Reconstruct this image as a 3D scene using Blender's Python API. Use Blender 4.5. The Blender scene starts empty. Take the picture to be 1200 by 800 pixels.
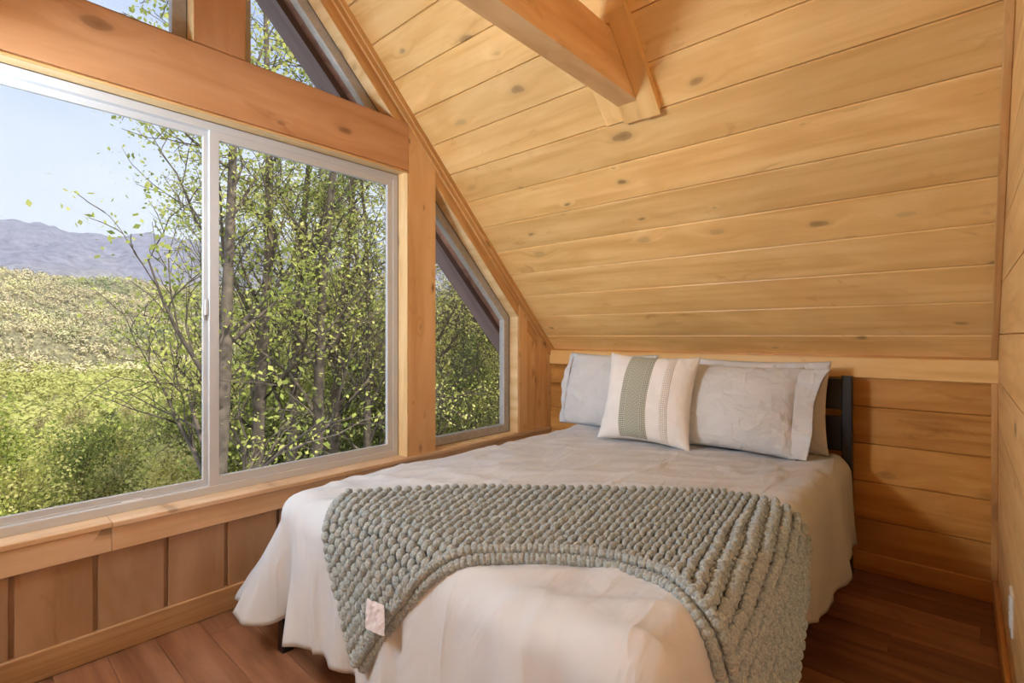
import bpy, bmesh, math, random
import numpy as np
from mathutils import Matrix, Vector, noise as mn
random.seed(7)
SC = bpy.context.scene
COL = SC.collection

# ---------------------------------------------------------------- camera
FPX = 595.0
TH = math.atan(530 / FPX)
cam_d = bpy.data.cameras.new('camera')
cam_d.sensor_width = 36
cam_d.lens = 36 * FPX / 1200
cam_d.shift_y = -6.5 / 1200
cam_d.clip_start = 0.02
cam_d.clip_end = 9000
cam = bpy.data.objects.new('camera', cam_d)
cam.location = (2.40, 0, 1.2)
cam.rotation_euler = (math.pi / 2, 0, TH)
COL.objects.link(cam)
SC.camera = cam

# ---------------------------------------------------------------- world
W = bpy.data.worlds.new('sky')
SC.world = W
W.use_nodes = True
nt = W.node_tree
nt.nodes.clear()
def N(nt, typ, **kw):
    n = nt.nodes.new(typ)
    for k, v in kw.items():
        if k.startswith('i_'):
            n.inputs[int(k[2:])].default_value = v
        else:
            setattr(n, k, v)
    return n
def ramp(nt, stops, interp='LINEAR'):
    r = nt.nodes.new('ShaderNodeValToRGB')
    r.color_ramp.interpolation = interp
    el = r.color_ramp.elements
    while len(el) < len(stops):
        el.new(0.5)
    for e, (p, c) in zip(el, stops):
        e.position = p
        e.color = (*c, 1) if len(c) == 3 else c
    return r
tc = N(nt, 'ShaderNodeTexCoord')
mp = N(nt, 'ShaderNodeMapping')
mp.inputs['Scale'].default_value = (1.0, 1.0, 2.6)
cl = N(nt, 'ShaderNodeTexNoise')
cl.inputs['Scale'].default_value = 2.1
cl.inputs['Detail'].default_value = 5
cl.inputs['Roughness'].default_value = .5
cr = ramp(nt, [(.34, (.38, .50, .82)), (.50, (.52, .62, .88)), (.66, (.88, .91, 1.0))])
sep = N(nt, 'ShaderNodeSeparateXYZ')
hr = ramp(nt, [(.0, (1, 1, 1)), (.22, (.75, .75, .75)), (.42, (.0, .0, .0))])
mx = N(nt, 'ShaderNodeMix', data_type='RGBA')
mx.inputs[7].default_value = (.80, .88, 1.0, 1)
bg = N(nt, 'ShaderNodeBackground')
bg.inputs['Strength'].default_value = 1.18
out = N(nt, 'ShaderNodeOutputWorld')
L = nt.links.new
L(tc.outputs['Generated'], mp.inputs[0]); L(mp.outputs[0], cl.inputs[0]); L(cl.outputs[0], cr.inputs[0])
L(tc.outputs['Generated'], sep.inputs[0]); L(sep.outputs[2], hr.inputs[0])
L(hr.outputs[0], mx.inputs[0]); L(cr.outputs[0], mx.inputs[6]); L(mx.outputs[2], bg.inputs[0]); L(bg.outputs[0], out.inputs[0])

def light(name, typ, loc, energy, color, size=None, target=None, rot=None):
    d = bpy.data.lights.new(name, typ)
    d.energy = energy
    d.color = color
    if typ == 'AREA':
        d.shape = 'DISK'
        d.size = size
    elif typ == 'SUN':
        d.angle = size
    elif typ == 'POINT':
        d.shadow_soft_size = size
    o = bpy.data.objects.new(name, d)
    o.location = loc
    if target is not None:
        v = Vector(target) - Vector(loc)
        o.rotation_euler = v.to_track_quat('-Z', 'Y').to_euler()
    COL.objects.link(o)
    return o
light('sun', 'SUN', (60, 60, 80), 5.0, (1.0, .94, .82), math.radians(2), target=(60 - .60, 60 - .10, 80 - .78))
# fill lights added out of view to brighten the room
light('pendant_fill', 'AREA', (.35, -.40, 1.92), 23, (.78, .89, 1.0), .50, target=(1.25, 2.0, .6))
light('floor_lamp_fill', 'POINT', (.50, -.60, 1.70), 116, (.72, .86, 1.0), .14)
light('landing_fill', 'POINT', (3.9, -.5, 1.95), 72, (1.0, .84, .66), .22)  # added warm fill, no lamp built around it
SC.view_settings.view_transform = 'Standard'
SC.view_settings.look = 'None'
SC.view_settings.gamma = 1
SC.view_settings.use_curve_mapping = False
SC.view_settings.exposure = 0.08
SC.cycles.use_denoising = True
SC.cycles.use_light_tree = False
SC.cycles.max_bounces = 10
SC.cycles.diffuse_bounces = 6
SC.cycles.transparent_max_bounces = 12
SC.cycles.sample_clamp_indirect = 6

# ---------------------------------------------------------------- materials
def newmat(name):
    m = bpy.data.materials.new(name)
    m.use_nodes = True
    nt = m.node_tree
    b = nt.nodes['Principled BSDF']
    return m, nt, b

def wood(name, light_c, mid_c, dark_c, rough=.42, knots=.45, ks=1.0, grain=1.0, bump=.15, blotch=.35, vary=.25, knot_c=(.09, .035, .015)):
    """pine-like board: object X runs along the grain"""
    m, nt, b = newmat(name)
    L = nt.links.new
    tc = N(nt, 'ShaderNodeTexCoord')
    oi = N(nt, 'ShaderNodeObjectInfo')
    mul = N(nt, 'ShaderNodeVectorMath', operation='SCALE')
    comb = N(nt, 'ShaderNodeCombineXYZ', i_0=37.1, i_1=19.7, i_2=7.3)
    L(comb.outputs[0], mul.inputs[0]); L(oi.outputs['Random'], mul.inputs['Scale'])
    add = N(nt, 'ShaderNodeVectorMath', operation='ADD')
    L(tc.outputs['Object'], add.inputs[0]); L(mul.outputs[0], add.inputs[1])
    # knots
    km = N(nt, 'ShaderNodeMapping'); km.inputs['Scale'].default_value = (2.6 * ks, 6.0 * ks, 3.0)
    L(add.outputs[0], km.inputs[0])
    wn = N(nt, 'ShaderNodeTexNoise'); wn.inputs['Scale'].default_value = 9; wn.inputs['Detail'].default_value = 1
    L(add.outputs[0], wn.inputs[0])
    wv = N(nt, 'ShaderNodeVectorMath', operation='MULTIPLY_ADD'); wv.inputs[1].default_value = (.16, .16, 0)
    L(wn.outputs['Color'], wv.inputs[0]); L(km.outputs[0], wv.inputs[2])
    vo = N(nt, 'ShaderNodeTexVoronoi', voronoi_dimensions='2D'); vo.inputs['Scale'].default_value = 1.0
    L(wv.outputs[0], vo.inputs['Vector'])
    sc = N(nt, 'ShaderNodeSeparateColor'); L(vo.outputs['Color'], sc.inputs[0])
    has = N(nt, 'ShaderNodeMath', operation='LESS_THAN'); has.inputs[1].default_value = knots
    L(sc.outputs[0], has.inputs[0])
    rad = N(nt, 'ShaderNodeMapRange'); rad.inputs[3].default_value = .02; rad.inputs[4].default_value = .10
    L(sc.outputs[1], rad.inputs[0])
    rel = N(nt, 'ShaderNodeMath', operation='DIVIDE'); L(vo.outputs['Distance'], rel.inputs[0]); L(rad.outputs[0], rel.inputs[1])
    core = ramp(nt, [(.0, (1, 1, 1)), (.42, (.75, .75, .75)), (.55, (.22, .22, .22)), (1.0, (0, 0, 0))])
    half = N(nt, 'ShaderNodeMath', operation='MULTIPLY'); half.inputs[1].default_value = .42
    L(rel.outputs[0], half.inputs[0]); L(half.outputs[0], core.inputs[0])
    opa = N(nt, 'ShaderNodeMapRange'); opa.inputs[3].default_value = .25; opa.inputs[4].default_value = 1.1; L(sc.outputs[2], opa.inputs[0])
    hop = N(nt, 'ShaderNodeMath', operation='MULTIPLY'); L(has.outputs[0], hop.inputs[0]); L(opa.outputs[0], hop.inputs[1])
    kmask = N(nt, 'ShaderNodeMath', operation='MULTIPLY'); L(core.outputs[0], kmask.inputs[0]); L(hop.outputs[0], kmask.inputs[1]); kmask.use_clamp = True
    # swirl of the grain around a knot
    sw = N(nt, 'ShaderNodeMapRange'); sw.inputs[1].default_value = 0; sw.inputs[2].default_value = 4.5; sw.inputs[3].default_value = 1; sw.inputs[4].default_value = 0
    L(rel.outputs[0], sw.inputs[0])
    sw2 = N(nt, 'ShaderNodeMath', operation='MULTIPLY'); L(sw.outputs[0], sw2.inputs[0]); L(has.outputs[0], sw2.inputs[1])
    # grain
    gm = N(nt, 'ShaderNodeMapping'); gm.inputs['Scale'].default_value = (1.1, 17 * grain, 17 * grain)
    L(add.outputs[0], gm.inputs[0])
    gofs = N(nt, 'ShaderNodeCombineXYZ')
    swm = N(nt, 'ShaderNodeMath', operation='MULTIPLY'); swm.inputs[1].default_value = 1.1
    L(sw2.outputs[0], swm.inputs[0]); L(swm.outputs[0], gofs.inputs[1])
    gadd = N(nt, 'ShaderNodeVectorMath', operation='ADD'); L(gm.outputs[0], gadd.inputs[0]); L(gofs.outputs[0], gadd.inputs[1])
    g1 = N(nt, 'ShaderNodeTexNoise'); g1.inputs['Scale'].default_value = 1.0; g1.inputs['Detail'].default_value = 5; g1.inputs['Roughness'].default_value = .55; g1.inputs['Distortion'].default_value = .35
    L(gadd.outputs[0], g1.inputs[0])
    gr = ramp(nt, [(.30, dark_c), (.47, mid_c), (.64, light_c)])
    L(g1.outputs[0], gr.inputs[0])
    # soft blotches of stain
    bm_ = N(nt, 'ShaderNodeMapping'); bm_.inputs['Scale'].default_value = (1.6, 4.2, 4.2)
    L(add.outputs[0], bm_.inputs[0])
    bn = N(nt, 'ShaderNodeTexNoise'); bn.inputs['Scale'].default_value = 1.5; bn.inputs['Detail'].default_value = 3; bn.inputs['Distortion'].default_value = .8
    L(bm_.outputs[0], bn.inputs[0])
    br = ramp(nt, [(.40, (0, 0, 0)), (.68, (1, 1, 1))])
    L(bn.outputs[0], br.inputs[0])
    bf = N(nt, 'ShaderNodeMath', operation='MULTIPLY'); bf.inputs[1].default_value = blotch
    L(br.outputs[0], bf.inputs[0])
    m1 = N(nt, 'ShaderNodeMix', data_type='RGBA'); m1.inputs[7].default_value = (*dark_c, 1)
    L(bf.outputs[0], m1.inputs[0]); L(gr.outputs[0], m1.inputs[6])
    sm1 = N(nt, 'ShaderNodeMapping'); sm1.inputs['Scale'].default_value = (3.2, 8.5, 8.5); sm1.inputs['Rotation'].default_value = (0, 0, .25)
    L(add.outputs[0], sm1.inputs[0])
    sm2 = N(nt, 'ShaderNodeTexNoise'); sm2.inputs['Scale'].default_value = 1.0; sm2.inputs['Detail'].default_value = 6; sm2.inputs['Roughness'].default_value = .6; sm2.inputs['Distortion'].default_value = 1.2
    L(sm1.outputs[0], sm2.inputs[0])
    sm3 = ramp(nt, [(.62, (0, 0, 0)), (.74, (1, 1, 1))]); L(sm2.outputs[0], sm3.inputs[0])
    sm4 = N(nt, 'ShaderNodeMath', operation='MULTIPLY'); sm4.inputs[1].default_value = min(.6, blotch * 1.1); L(sm3.outputs[0], sm4.inputs[0])
    m1b = N(nt, 'ShaderNodeMix', data_type='RGBA'); m1b.inputs[7].default_value = (dark_c[0] * .72, dark_c[1] * .58, dark_c[2] * .5, 1)
    L(sm4.outputs[0], m1b.inputs[0]); L(m1.outputs[2], m1b.inputs[6])
    m1 = m1b
    # board to board variation
    hs = N(nt, 'ShaderNodeHueSaturation')
    vr = N(nt, 'ShaderNodeMapRange'); vr.inputs[3].default_value = 1 - vary; vr.inputs[4].default_value = 1 + vary * .45
    L(oi.outputs['Random'], vr.inputs[0]); L(vr.outputs[0], hs.inputs['Value'])
    L(m1.outputs[2], hs.inputs['Color'])
    m2 = N(nt, 'ShaderNodeMix', data_type='RGBA'); m2.inputs[7].default_value = (*knot_c, 1)
    km2 = N(nt, 'ShaderNodeMath', operation='MULTIPLY'); km2.inputs[1].default_value = .70
    L(kmask.outputs[0], km2.inputs[0]); L(km2.outputs[0], m2.inputs[0]); L(hs.outputs[0], m2.inputs[6])
    L(m2.outputs[2], b.inputs['Base Color'])
    b.inputs['Roughness'].default_value = rough
    b.inputs['Specular IOR Level'].default_value = .35
    bp = N(nt, 'ShaderNodeBump'); bp.inputs['Strength'].default_value = bump; bp.inputs['Distance'].default_value = .002
    L(g1.outputs[0], bp.inputs['Height']); L(bp.outputs[0], b.inputs['Normal'])
    return m

M = {}
M['ceil'] = wood('ceiling_pine', (.87, .60, .265), (.81, .53, .21), (.69, .40, .135), knots=.30, blotch=.60, vary=.12, rough=.38)
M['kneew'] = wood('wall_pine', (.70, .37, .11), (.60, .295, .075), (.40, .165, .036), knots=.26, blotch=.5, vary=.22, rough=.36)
M['beam'] = wood('beam_fir', (.56, .31, .16), (.51, .27, .13), (.42, .20, .085), knots=.62, ks=.80, grain=.6, blotch=.45, vary=.08)
M['post'] = wood('post_pine', (.80, .52, .26), (.73, .44, .20), (.60, .33, .13), knots=.50, ks=1.7, grain=.5, blotch=.35, vary=.05)
M['pale'] = wood('pale_pine', (.80, .60, .33), (.72, .50, .25), (.58, .36, .15), knots=.30, ks=1.1, grain=.7, blotch=.3, vary=.1)
M['sill'] = wood('sill_pine', (.74, .54, .36), (.67, .46, .28), (.54, .34, .18), knots=.40, ks=1.2, grain=.7, blotch=.4, vary=.08)
M['panel'] = wood('wainscot_ply', (.42, .28, .18), (.37, .235, .14), (.29, .17, .09), knots=0, grain=.3, blotch=.8, vary=.1, rough=.45)
M['base'] = wood('base_pine', (.50, .33, .18), (.43, .26, .13), (.30, .16, .07), knots=.25, grain=1.6, blotch=.4, vary=.1, bump=.6)
M['trim'] = wood('trim_pine', (.72, .44, .19), (.62, .345, .13), (.46, .22, .07), knots=.15, grain=1.2, blotch=.3, vary=.1)
M['soffit'] = wood('soffit_stain', (.46, .25, .17), (.38, .19, .125), (.24, .11, .08), knots=.1, blotch=.3, rough=.5)
M['fascia'] = wood('fascia_stain', (.25, .175, .165), (.21, .145, .14), (.14, .09, .09), knots=.1, blotch=.3, rough=.4)
M['floor'] = wood('floor_laminate', (.35, .175, .10), (.245, .11, .058), (.115, .045, .022), rough=.30, knots=.16, ks=.8, grain=.8, blotch=.55, vary=.3, knot_c=(.03, .01, .005), bump=.08)

def plain(name, col, rough=.5, metal=0, noise_s=0, noise_amt=.08, bump=0, sheen=0):
    m, nt, b = newmat(name)
    L = nt.links.new
    b.inputs['Base Color'].default_value = (*col, 1)
    b.inputs['Roughness'].default_value = rough
    b.inputs['Metallic'].default_value = metal
    if sheen:
        b.inputs['Sheen Weight'].default_value = sheen
    if noise_s:
        tc = N(nt, 'ShaderNodeTexCoord')
        n = N(nt, 'ShaderNodeTexNoise'); n.inputs['Scale'].default_value = noise_s; n.inputs['Detail'].default_value = 4
        L(tc.outputs['Object'], n.inputs[0])
        r = ramp(nt, [(.3, tuple(c * (1 - noise_amt) for c in col)), (.7, tuple(min(1, c * (1 + noise_amt)) for c in col))])
        L(n.outputs[0], r.inputs[0]); L(r.outputs[0], b.inputs['Base Color'])
        if bump:
            bp = N(nt, 'ShaderNodeBump'); bp.inputs['Strength'].default_value = bump; bp.inputs['Distance'].default_value = .003
            L(n.outputs[0], bp.inputs['Height']); L(bp.outputs[0], b.inputs['Normal'])
    return m
M['vinyl'] = plain('window_vinyl', (.50, .50, .50), .38, noise_s=3, noise_amt=.02)
M['vinyl_grey'] = plain('fixed_window_frame', (.40, .38, .35), .4, noise_s=40, noise_amt=.12)
M['gasket'] = plain('black_gasket', (.03, .03, .03), .5, noise_s=20)
M['black'] = plain('black_bed_frame', (.008, .008, .012), .35, noise_s=30)
M['switch'] = plain('white_plate', (.80, .79, .76), .3, noise_s=10, noise_amt=.02)
M['mattress'] = plain('mattress_ticking', (.6, .6, .58), .8, noise_s=60, bump=.3)
M['tag'] = plain('satin_tag', (.72, .70, .74), .3, noise_s=60, bump=.8, noise_amt=.1)

def cloth(name, col, col2, weave=700, wrinkle=.35, wr_scale=(3, 3, 3), rough=.85):
    m, nt, b = newmat(name)
    L = nt.links.new
    tc = N(nt, 'ShaderNodeTexCoord')
    mp = N(nt, 'ShaderNodeMapping'); mp.inputs['Scale'].default_value = wr_scale
    mp.inputs['Rotation'].default_value = (0, 0, .5)
    L(tc.outputs['Object'], mp.inputs[0])
    n = N(nt, 'ShaderNodeTexNoise'); n.inputs['Scale'].default_value = 1.6; n.inputs['Detail'].default_value = 4; n.inputs['Roughness'].default_value = .45; n.inputs['Distortion'].default_value = .7
    L(mp.outputs[0], n.inputs[0])
    r = ramp(nt, [(.3, col2), (.7, col)])
    L(n.outputs[0], r.inputs[0]); L(r.outputs[0], b.inputs['Base Color'])
    w = N(nt, 'ShaderNodeTexNoise'); w.inputs['Scale'].default_value = weave; w.inputs['Detail'].default_value = 1
    L(tc.outputs['Object'], w.inputs[0])
    bp = N(nt, 'ShaderNodeBump'); bp.inputs['Strength'].default_value = wrinkle; bp.inputs['Distance'].default_value = .03
    cr2 = N(nt, 'ShaderNodeTexNoise'); cr2.inputs['Scale'].default_value = 1.1; cr2.inputs['Detail'].default_value = 3; cr2.inputs['Distortion'].default_value = .3
    mp2 = N(nt, 'ShaderNodeMapping'); mp2.inputs['Scale'].default_value = (wr_scale[0] * 1.5, wr_scale[1] * .7, wr_scale[2] * .8); mp2.inputs['Rotation'].default_value = (.3, .2, -.7)
    L(tc.outputs['Object'], mp2.inputs[0]); L(mp2.outputs[0], cr2.inputs[0])
    sb_ = N(nt, 'ShaderNodeMath', operation='SUBTRACT'); sb_.inputs[1].default_value = .5; L(cr2.outputs[0], sb_.inputs[0])
    ab = N(nt, 'ShaderNodeMath', operation='ABSOLUTE'); L(sb_.outputs[0], ab.inputs[0])
    rg = N(nt, 'ShaderNodeMapRange'); rg.inputs[1].default_value = 0; rg.inputs[2].default_value = .06; rg.inputs[3].default_value = .10; rg.inputs[4].default_value = 0; L(ab.outputs[0], rg.inputs[0])
    sm_ = N(nt, 'ShaderNodeMath', operation='ADD'); L(n.outputs[0], sm_.inputs[0]); L(rg.outputs[0], sm_.inputs[1])
    L(sm_.outputs[0], bp.inputs['Height'])
    b2 = N(nt, 'ShaderNodeBump'); b2.inputs['Strength'].default_value = .15; b2.inputs['Distance'].default_value = .001
    L(w.outputs[0], b2.inputs['Height']); L(bp.outputs[0], b2.inputs['Normal']); L(b2.outputs[0], b.inputs['Normal'])
    b.inputs['Roughness'].default_value = rough
    b.inputs['Specular IOR Level'].default_value = .2
    return m
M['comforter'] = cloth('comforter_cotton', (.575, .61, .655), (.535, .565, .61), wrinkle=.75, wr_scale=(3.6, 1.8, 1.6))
M['case'] = cloth('pillowcase_cotton', (.64, .65, .66), (.59, .60, .61), wrinkle=.65, wr_scale=(5, 8, 5))
M['white_cover'] = cloth('cushion_cotton', (.80, .79, .775), (.74, .73, .72), weave=260, wrinkle=.22, wr_scale=(7, 7, 7))
m, nt, b = newmat('chenille_yarn')
L = nt.links.new
tc = N(nt, 'ShaderNodeTexCoord')
n1 = N(nt, 'ShaderNodeTexNoise'); n1.inputs['Scale'].default_value = 150; n1.inputs['Detail'].default_value = 3
n2 = N(nt, 'ShaderNodeTexNoise'); n2.inputs['Scale'].default_value = 9
L(tc.outputs['Object'], n1.inputs[0]); L(tc.outputs['Object'], n2.inputs[0])
r1 = ramp(nt, [(.3, (.21, .245, .255)), (.7, (.40, .455, .47))]); L(n1.outputs[0], r1.inputs[0]); L(r1.outputs[0], b.inputs['Base Color'])
bp = N(nt, 'ShaderNodeBump'); bp.inputs['Strength'].default_value = 1.0; bp.inputs['Distance'].default_value = .004
L(n1.outputs[0], bp.inputs['Height']); L(bp.outputs[0], b.inputs['Normal'])
b.inputs['Roughness'].default_value = .95; b.inputs['Specular IOR Level'].default_value = .1
b.inputs['Sheen Weight'].default_value = .25
M['yarn'] = m
# woven band: herringbone middle with dotted borders (local x,y of the cushion)
m, nt, b = newmat('woven_green_band')
L = nt.links.new
tc = N(nt, 'ShaderNodeTexCoord'); sp = N(nt, 'ShaderNodeSeparateXYZ'); L(tc.outputs['UV'], sp.inputs[0])
def mth(op, a=None, bb=None, v1=None, nt=nt):
    n = nt.nodes.new('ShaderNodeMath'); n.operation = op
    if a is not None: nt.links.new(a, n.inputs[0])
    if bb is not None: nt.links.new(bb, n.inputs[1])
    if v1 is not None: n.inputs[1].default_value = v1
    return n.outputs[0]
sx = mth('MULTIPLY', sp.outputs[0], v1=math.pi * 16); sy = mth('MULTIPLY', sp.outputs[1], v1=math.pi * 46)
dots = mth('MULTIPLY', mth('SINE', mth('ADD', sx, sy)), mth('SINE', mth('SUBTRACT', sx, sy)))
zig = mth('PINGPONG', mth('MULTIPLY', sp.outputs[0], v1=6), v1=.5)
her = mth('SINE', mth('MULTIPLY', mth('ADD', mth('MULTIPLY', sp.outputs[1], v1=26), mth('MULTIPLY', zig, v1=2.2)), v1=2 * math.pi))
cen = mth('ABSOLUTE', mth('SUBTRACT', sp.outputs[0], v1=.5))
edge = mth('GREATER_THAN', cen, v1=.27)
pat = N(nt, 'ShaderNodeMix', data_type='FLOAT'); L(edge, pat.inputs[0])
L(mth('MULTIPLY', her, v1=.22), pat.inputs[2]); L(dots, pat.inputs[3])
mr = N(nt, 'ShaderNodeMapRange'); mr.inputs[1].default_value = -.6; mr.inputs[2].default_value = .6; L(pat.outputs[0], mr.inputs[0])
r1 = ramp(nt, [(0, (.17, .18, .15)), (.5, (.34, .36, .30)), (1, (.55, .56, .49))]); L(mr.outputs[0], r1.inputs[0]); L(r1.outputs[0], b.inputs['Base Color'])
bp = N(nt, 'ShaderNodeBump'); bp.inputs['Strength'].default_value = .6; bp.inputs['Distance'].default_value = .002
L(mr.outputs[0], bp.inputs['Height']); L(bp.outputs[0], b.inputs['Normal']); b.inputs['Roughness'].default_value = .9
M['band'] = m
m, nt, b = newmat('open_weave_trim')
L = nt.links.new
tc = N(nt, 'ShaderNodeTexCoord'); sp = N(nt, 'ShaderNodeSeparateXYZ'); L(tc.outputs['UV'], sp.inputs[0])
sx = mth('MULTIPLY', sp.outputs[0], v1=math.pi * 4, nt=nt); sy = mth('MULTIPLY', sp.outputs[1], v1=math.pi * 46, nt=nt)
dots = mth('MULTIPLY', mth('SINE', mth('ADD', sx, sy, nt=nt), nt=nt), mth('SINE', mth('SUBTRACT', sx, sy, nt=nt), nt=nt), nt=nt)
mr = N(nt, 'ShaderNodeMapRange'); mr.inputs[1].default_value = -.4; mr.inputs[2].default_value = .4; L(dots, mr.inputs[0])
r1 = ramp(nt, [(0, (.50, .44, .38)), (.6, (.80, .78, .75))]); L(mr.outputs[0], r1.inputs[0]); L(r1.outputs[0], b.inputs['Base Color'])
bp = N(nt, 'ShaderNodeBump'); bp.inputs['Strength'].default_value = .7; bp.inputs['Distance'].default_value = .003
L(mr.outputs[0], bp.inputs['Height']); L(bp.outputs[0], b.inputs['Normal']); b.inputs['Roughness'].default_value = .9
M['lace'] = m
# glass
m = bpy.data.materials.new('window_glass'); m.use_nodes = True; nt = m.node_tree; nt.nodes.clear()
tr = N(nt, 'ShaderNodeBsdfTransparent'); tr.inputs[0].default_value = (.96, .97, .965, 1)
gl = N(nt, 'ShaderNodeBsdfGlossy'); gl.inputs['Roughness'].default_value = .02
fr = N(nt, 'ShaderNodeFresnel'); fr.inputs[0].default_value = 1.45
mxs = N(nt, 'ShaderNodeMixShader'); o_ = N(nt, 'ShaderNodeOutputMaterial')
fm = N(nt, 'ShaderNodeMath', operation='MULTIPLY'); fm.inputs[1].default_value = .35
nt.links.new(fr.outputs[0], fm.inputs[0]); nt.links.new(fm.outputs[0], mxs.inputs[0]); nt.links.new(tr.outputs[0], mxs.inputs[1]); nt.links.new(gl.outputs[0], mxs.inputs[2]); nt.links.new(mxs.outputs[0], o_.inputs[0])
M['glass'] = m
m, nt, b = newmat('fill_lamp_shade'); b.inputs['Base Color'].default_value = (.9, .85, .75, 1); b.inputs['Roughness'].default_value = .8  # glowing shade of the added floor lamp
b.inputs['Emission Color'].default_value = (1, .9, .75, 1); b.inputs['Emission Strength'].default_value = 1.2
M['shade'] = m

def leafmat(name, cols, trans=.35, size=.6, wi=.35, wo=.50):
    m = bpy.data.materials.new(name); m.use_nodes = True; nt = m.node_tree; nt.nodes.clear()
    L = nt.links.new
    g = N(nt, 'ShaderNodeNewGeometry'); oi = N(nt, 'ShaderNodeObjectInfo')
    tc = N(nt, 'ShaderNodeTexCoord')
    n = N(nt, 'ShaderNodeTexNoise'); n.inputs['Scale'].default_value = size; n.inputs['Detail'].default_value = 3
    L(tc.outputs['Object'], n.inputs[0])
    a = N(nt, 'ShaderNodeMath', operation='MULTIPLY_ADD'); a.inputs[1].default_value = wi
    L(g.outputs['Random Per Island'], a.inputs[0]); L(n.outputs[0], a.inputs[2])
    a2 = N(nt, 'ShaderNodeMath', operation='MULTIPLY_ADD'); a2.inputs[1].default_value = wo
    L(oi.outputs['Random'], a2.inputs[0]); L(a.outputs[0], a2.inputs[2])
    mr = N(nt, 'ShaderNodeMapRange'); mr.inputs[1].default_value = .35 + (wi + wo) * .12; mr.inputs[2].default_value = .62 + (wi + wo) * .62
    L(a2.outputs[0], mr.inputs[0])
    r = ramp(nt, [(i / (len(cols) - 1), c) for i, c in enumerate(cols)])
    L(mr.outputs[0], r.inputs[0])
    d = N(nt, 'ShaderNodeBsdfDiffuse'); t = N(nt, 'ShaderNodeBsdfTranslucent'); mx = N(nt, 'ShaderNodeMixShader'); mx.inputs[0].default_value = trans
    L(r.outputs[0], d.inputs[0]); L(r.outputs[0], t.inputs[0]); L(d.outputs[0], mx.inputs[1]); L(t.outputs[0], mx.inputs[2])
    o = N(nt, 'ShaderNodeOutputMaterial'); L(mx.outputs[0], o.inputs[0])
    return m
M['leaf_near'] = leafmat('spring_leaves', [(.20, .25, .06), (.42, .47, .11), (.66, .66, .19), (.78, .70, .30)], trans=.42)
M['leaf_dark'] = leafmat('evergreen_needles', [(.09, .14, .05), (.15, .22, .07), (.26, .33, .10)])
M['leaf_mid'] = leafmat('canopy_leaves', [(.12, .15, .06), (.24, .27, .10), (.44, .45, .16), (.54, .44, .25), (.56, .55, .20)], size=.12, wi=.18, wo=.7)
M['leaf_hill'] = leafmat('hill_canopy', [(.17, .22, .12), (.36, .40, .19), (.62, .58, .31), (.60, .48, .34), (.70, .68, .33)], trans=0, size=.009, wi=.16, wo=0)
M['bark'] = plain('tree_bark', (.14, .108, .078), .9, noise_s=6, noise_amt=.45, bump=1)
M['ground'] = plain('leaf_litter_ground', (.22, .20, .11), .95, noise_s=.4, noise_amt=.5)

# ---------------------------------------------------------------- object helpers
def link(name, me, mat=None, parent=None, mtx=None):
    o = bpy.data.objects.new(name, me)
    COL.objects.link(o)
    if mat is not None and len(me.materials) == 0:
        me.materials.append(mat)
    if parent is not None:
        o.parent = parent
    if mtx is not None:
        o.matrix_basis = mtx
    return o
def tag(o, label=None, cat=None, group=None, kind=None):
    if label: o['label'] = label
    if cat: o['category'] = cat
    if group: o['group'] = group
    if kind: o['kind'] = kind
    return o
def empty(name, loc=(0, 0, 0)):
    o = bpy.data.objects.new(name, None); o.empty_display_size = .1
    COL.objects.link(o); o.location = loc
    return o
def mesh(verts, faces, smooth=False, name='mesh'):
    me = bpy.data.meshes.new(name)
    me.from_pydata([tuple(v) for v in verts], [], [tuple(f) for f in faces])
    me.update()
    if smooth:
        me.polygons.foreach_set('use_smooth', [True] * len(me.polygons))
    return me
_bc = {}
def board_mesh(Lx, Wy, T, ch=.004):
    """board: grain along x, shown face at +z with eased long edges"""
    k = (round(Lx, 4), round(Wy, 4), round(T, 4), ch)
    if k in _bc: return _bc[k]
    prof = [(0, 0), (0, T - ch), (ch, T), (Wy - ch, T), (Wy, T - ch), (Wy, 0)] if ch else [(0, 0), (0, T), (Wy, T), (Wy, 0)]
    n = len(prof)
    v = [(0, p[0], p[1]) for p in prof] + [(Lx, p[0], p[1]) for p in prof]
    f = [(i, (i + 1) % n, n + (i + 1) % n, n + i) for i in range(n)] + [tuple(reversed(range(n))), tuple(range(n, 2 * n))]
    me = mesh(v, f)
    _bc[k] = me
    return me
def frame_mtx(o, x, y):
    x = Vector(x).normalized(); y = Vector(y).normalized(); z = x.cross(y)
    m = Matrix((x, y, z)).transposed().to_4x4()
    m.translation = Vector(o)
    return m
def board(name, Lx, Wy, T, o, x, y, mat, parent=None, ch=.004):
    me = board_mesh(Lx, Wy, T, ch)
    if len(me.materials) and me.materials[0] != mat:
        me = me.copy(); me.materials.clear()
    return link(name, me, mat, parent, frame_mtx(o, x, y))
def box(name, lo, hi, mat, parent=None, ch=.003, axis=None):
    """axis-aligned timber between two corners; grain along its longest side, eased on four long edges"""
    lo = Vector(lo); hi = Vector(hi); d = hi - lo
    ax = axis if axis is not None else max(range(3), key=lambda i: d[i])
    X, Y, Z = [(0, 1, 2), (1, 2, 0), (2, 0, 1)][ax]
    Lx, Wy, T = d[X], d[Y], d[Z]
    c = min(ch, Wy * .3, T * .3)
    prof = [(c, 0), (0, c), (0, T - c), (c, T), (Wy - c, T), (Wy, T - c), (Wy, c), (Wy - c, 0)]
    n = 8
    v = [(0, p[0], p[1]) for p in prof] + [(Lx, p[0], p[1]) for p in prof]
    f = [(i, (i + 1) % n, n + (i + 1) % n, n + i) for i in range(n)] + [tuple(reversed(range(n))), tuple(range(n, 2 * n))]
    e = [Vector((1, 0, 0)), Vector((0, 1, 0)), Vector((0, 0, 1))]
    return link(name, mesh(v, f), mat, parent, frame_mtx(lo, e[X], e[Y]))
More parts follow.
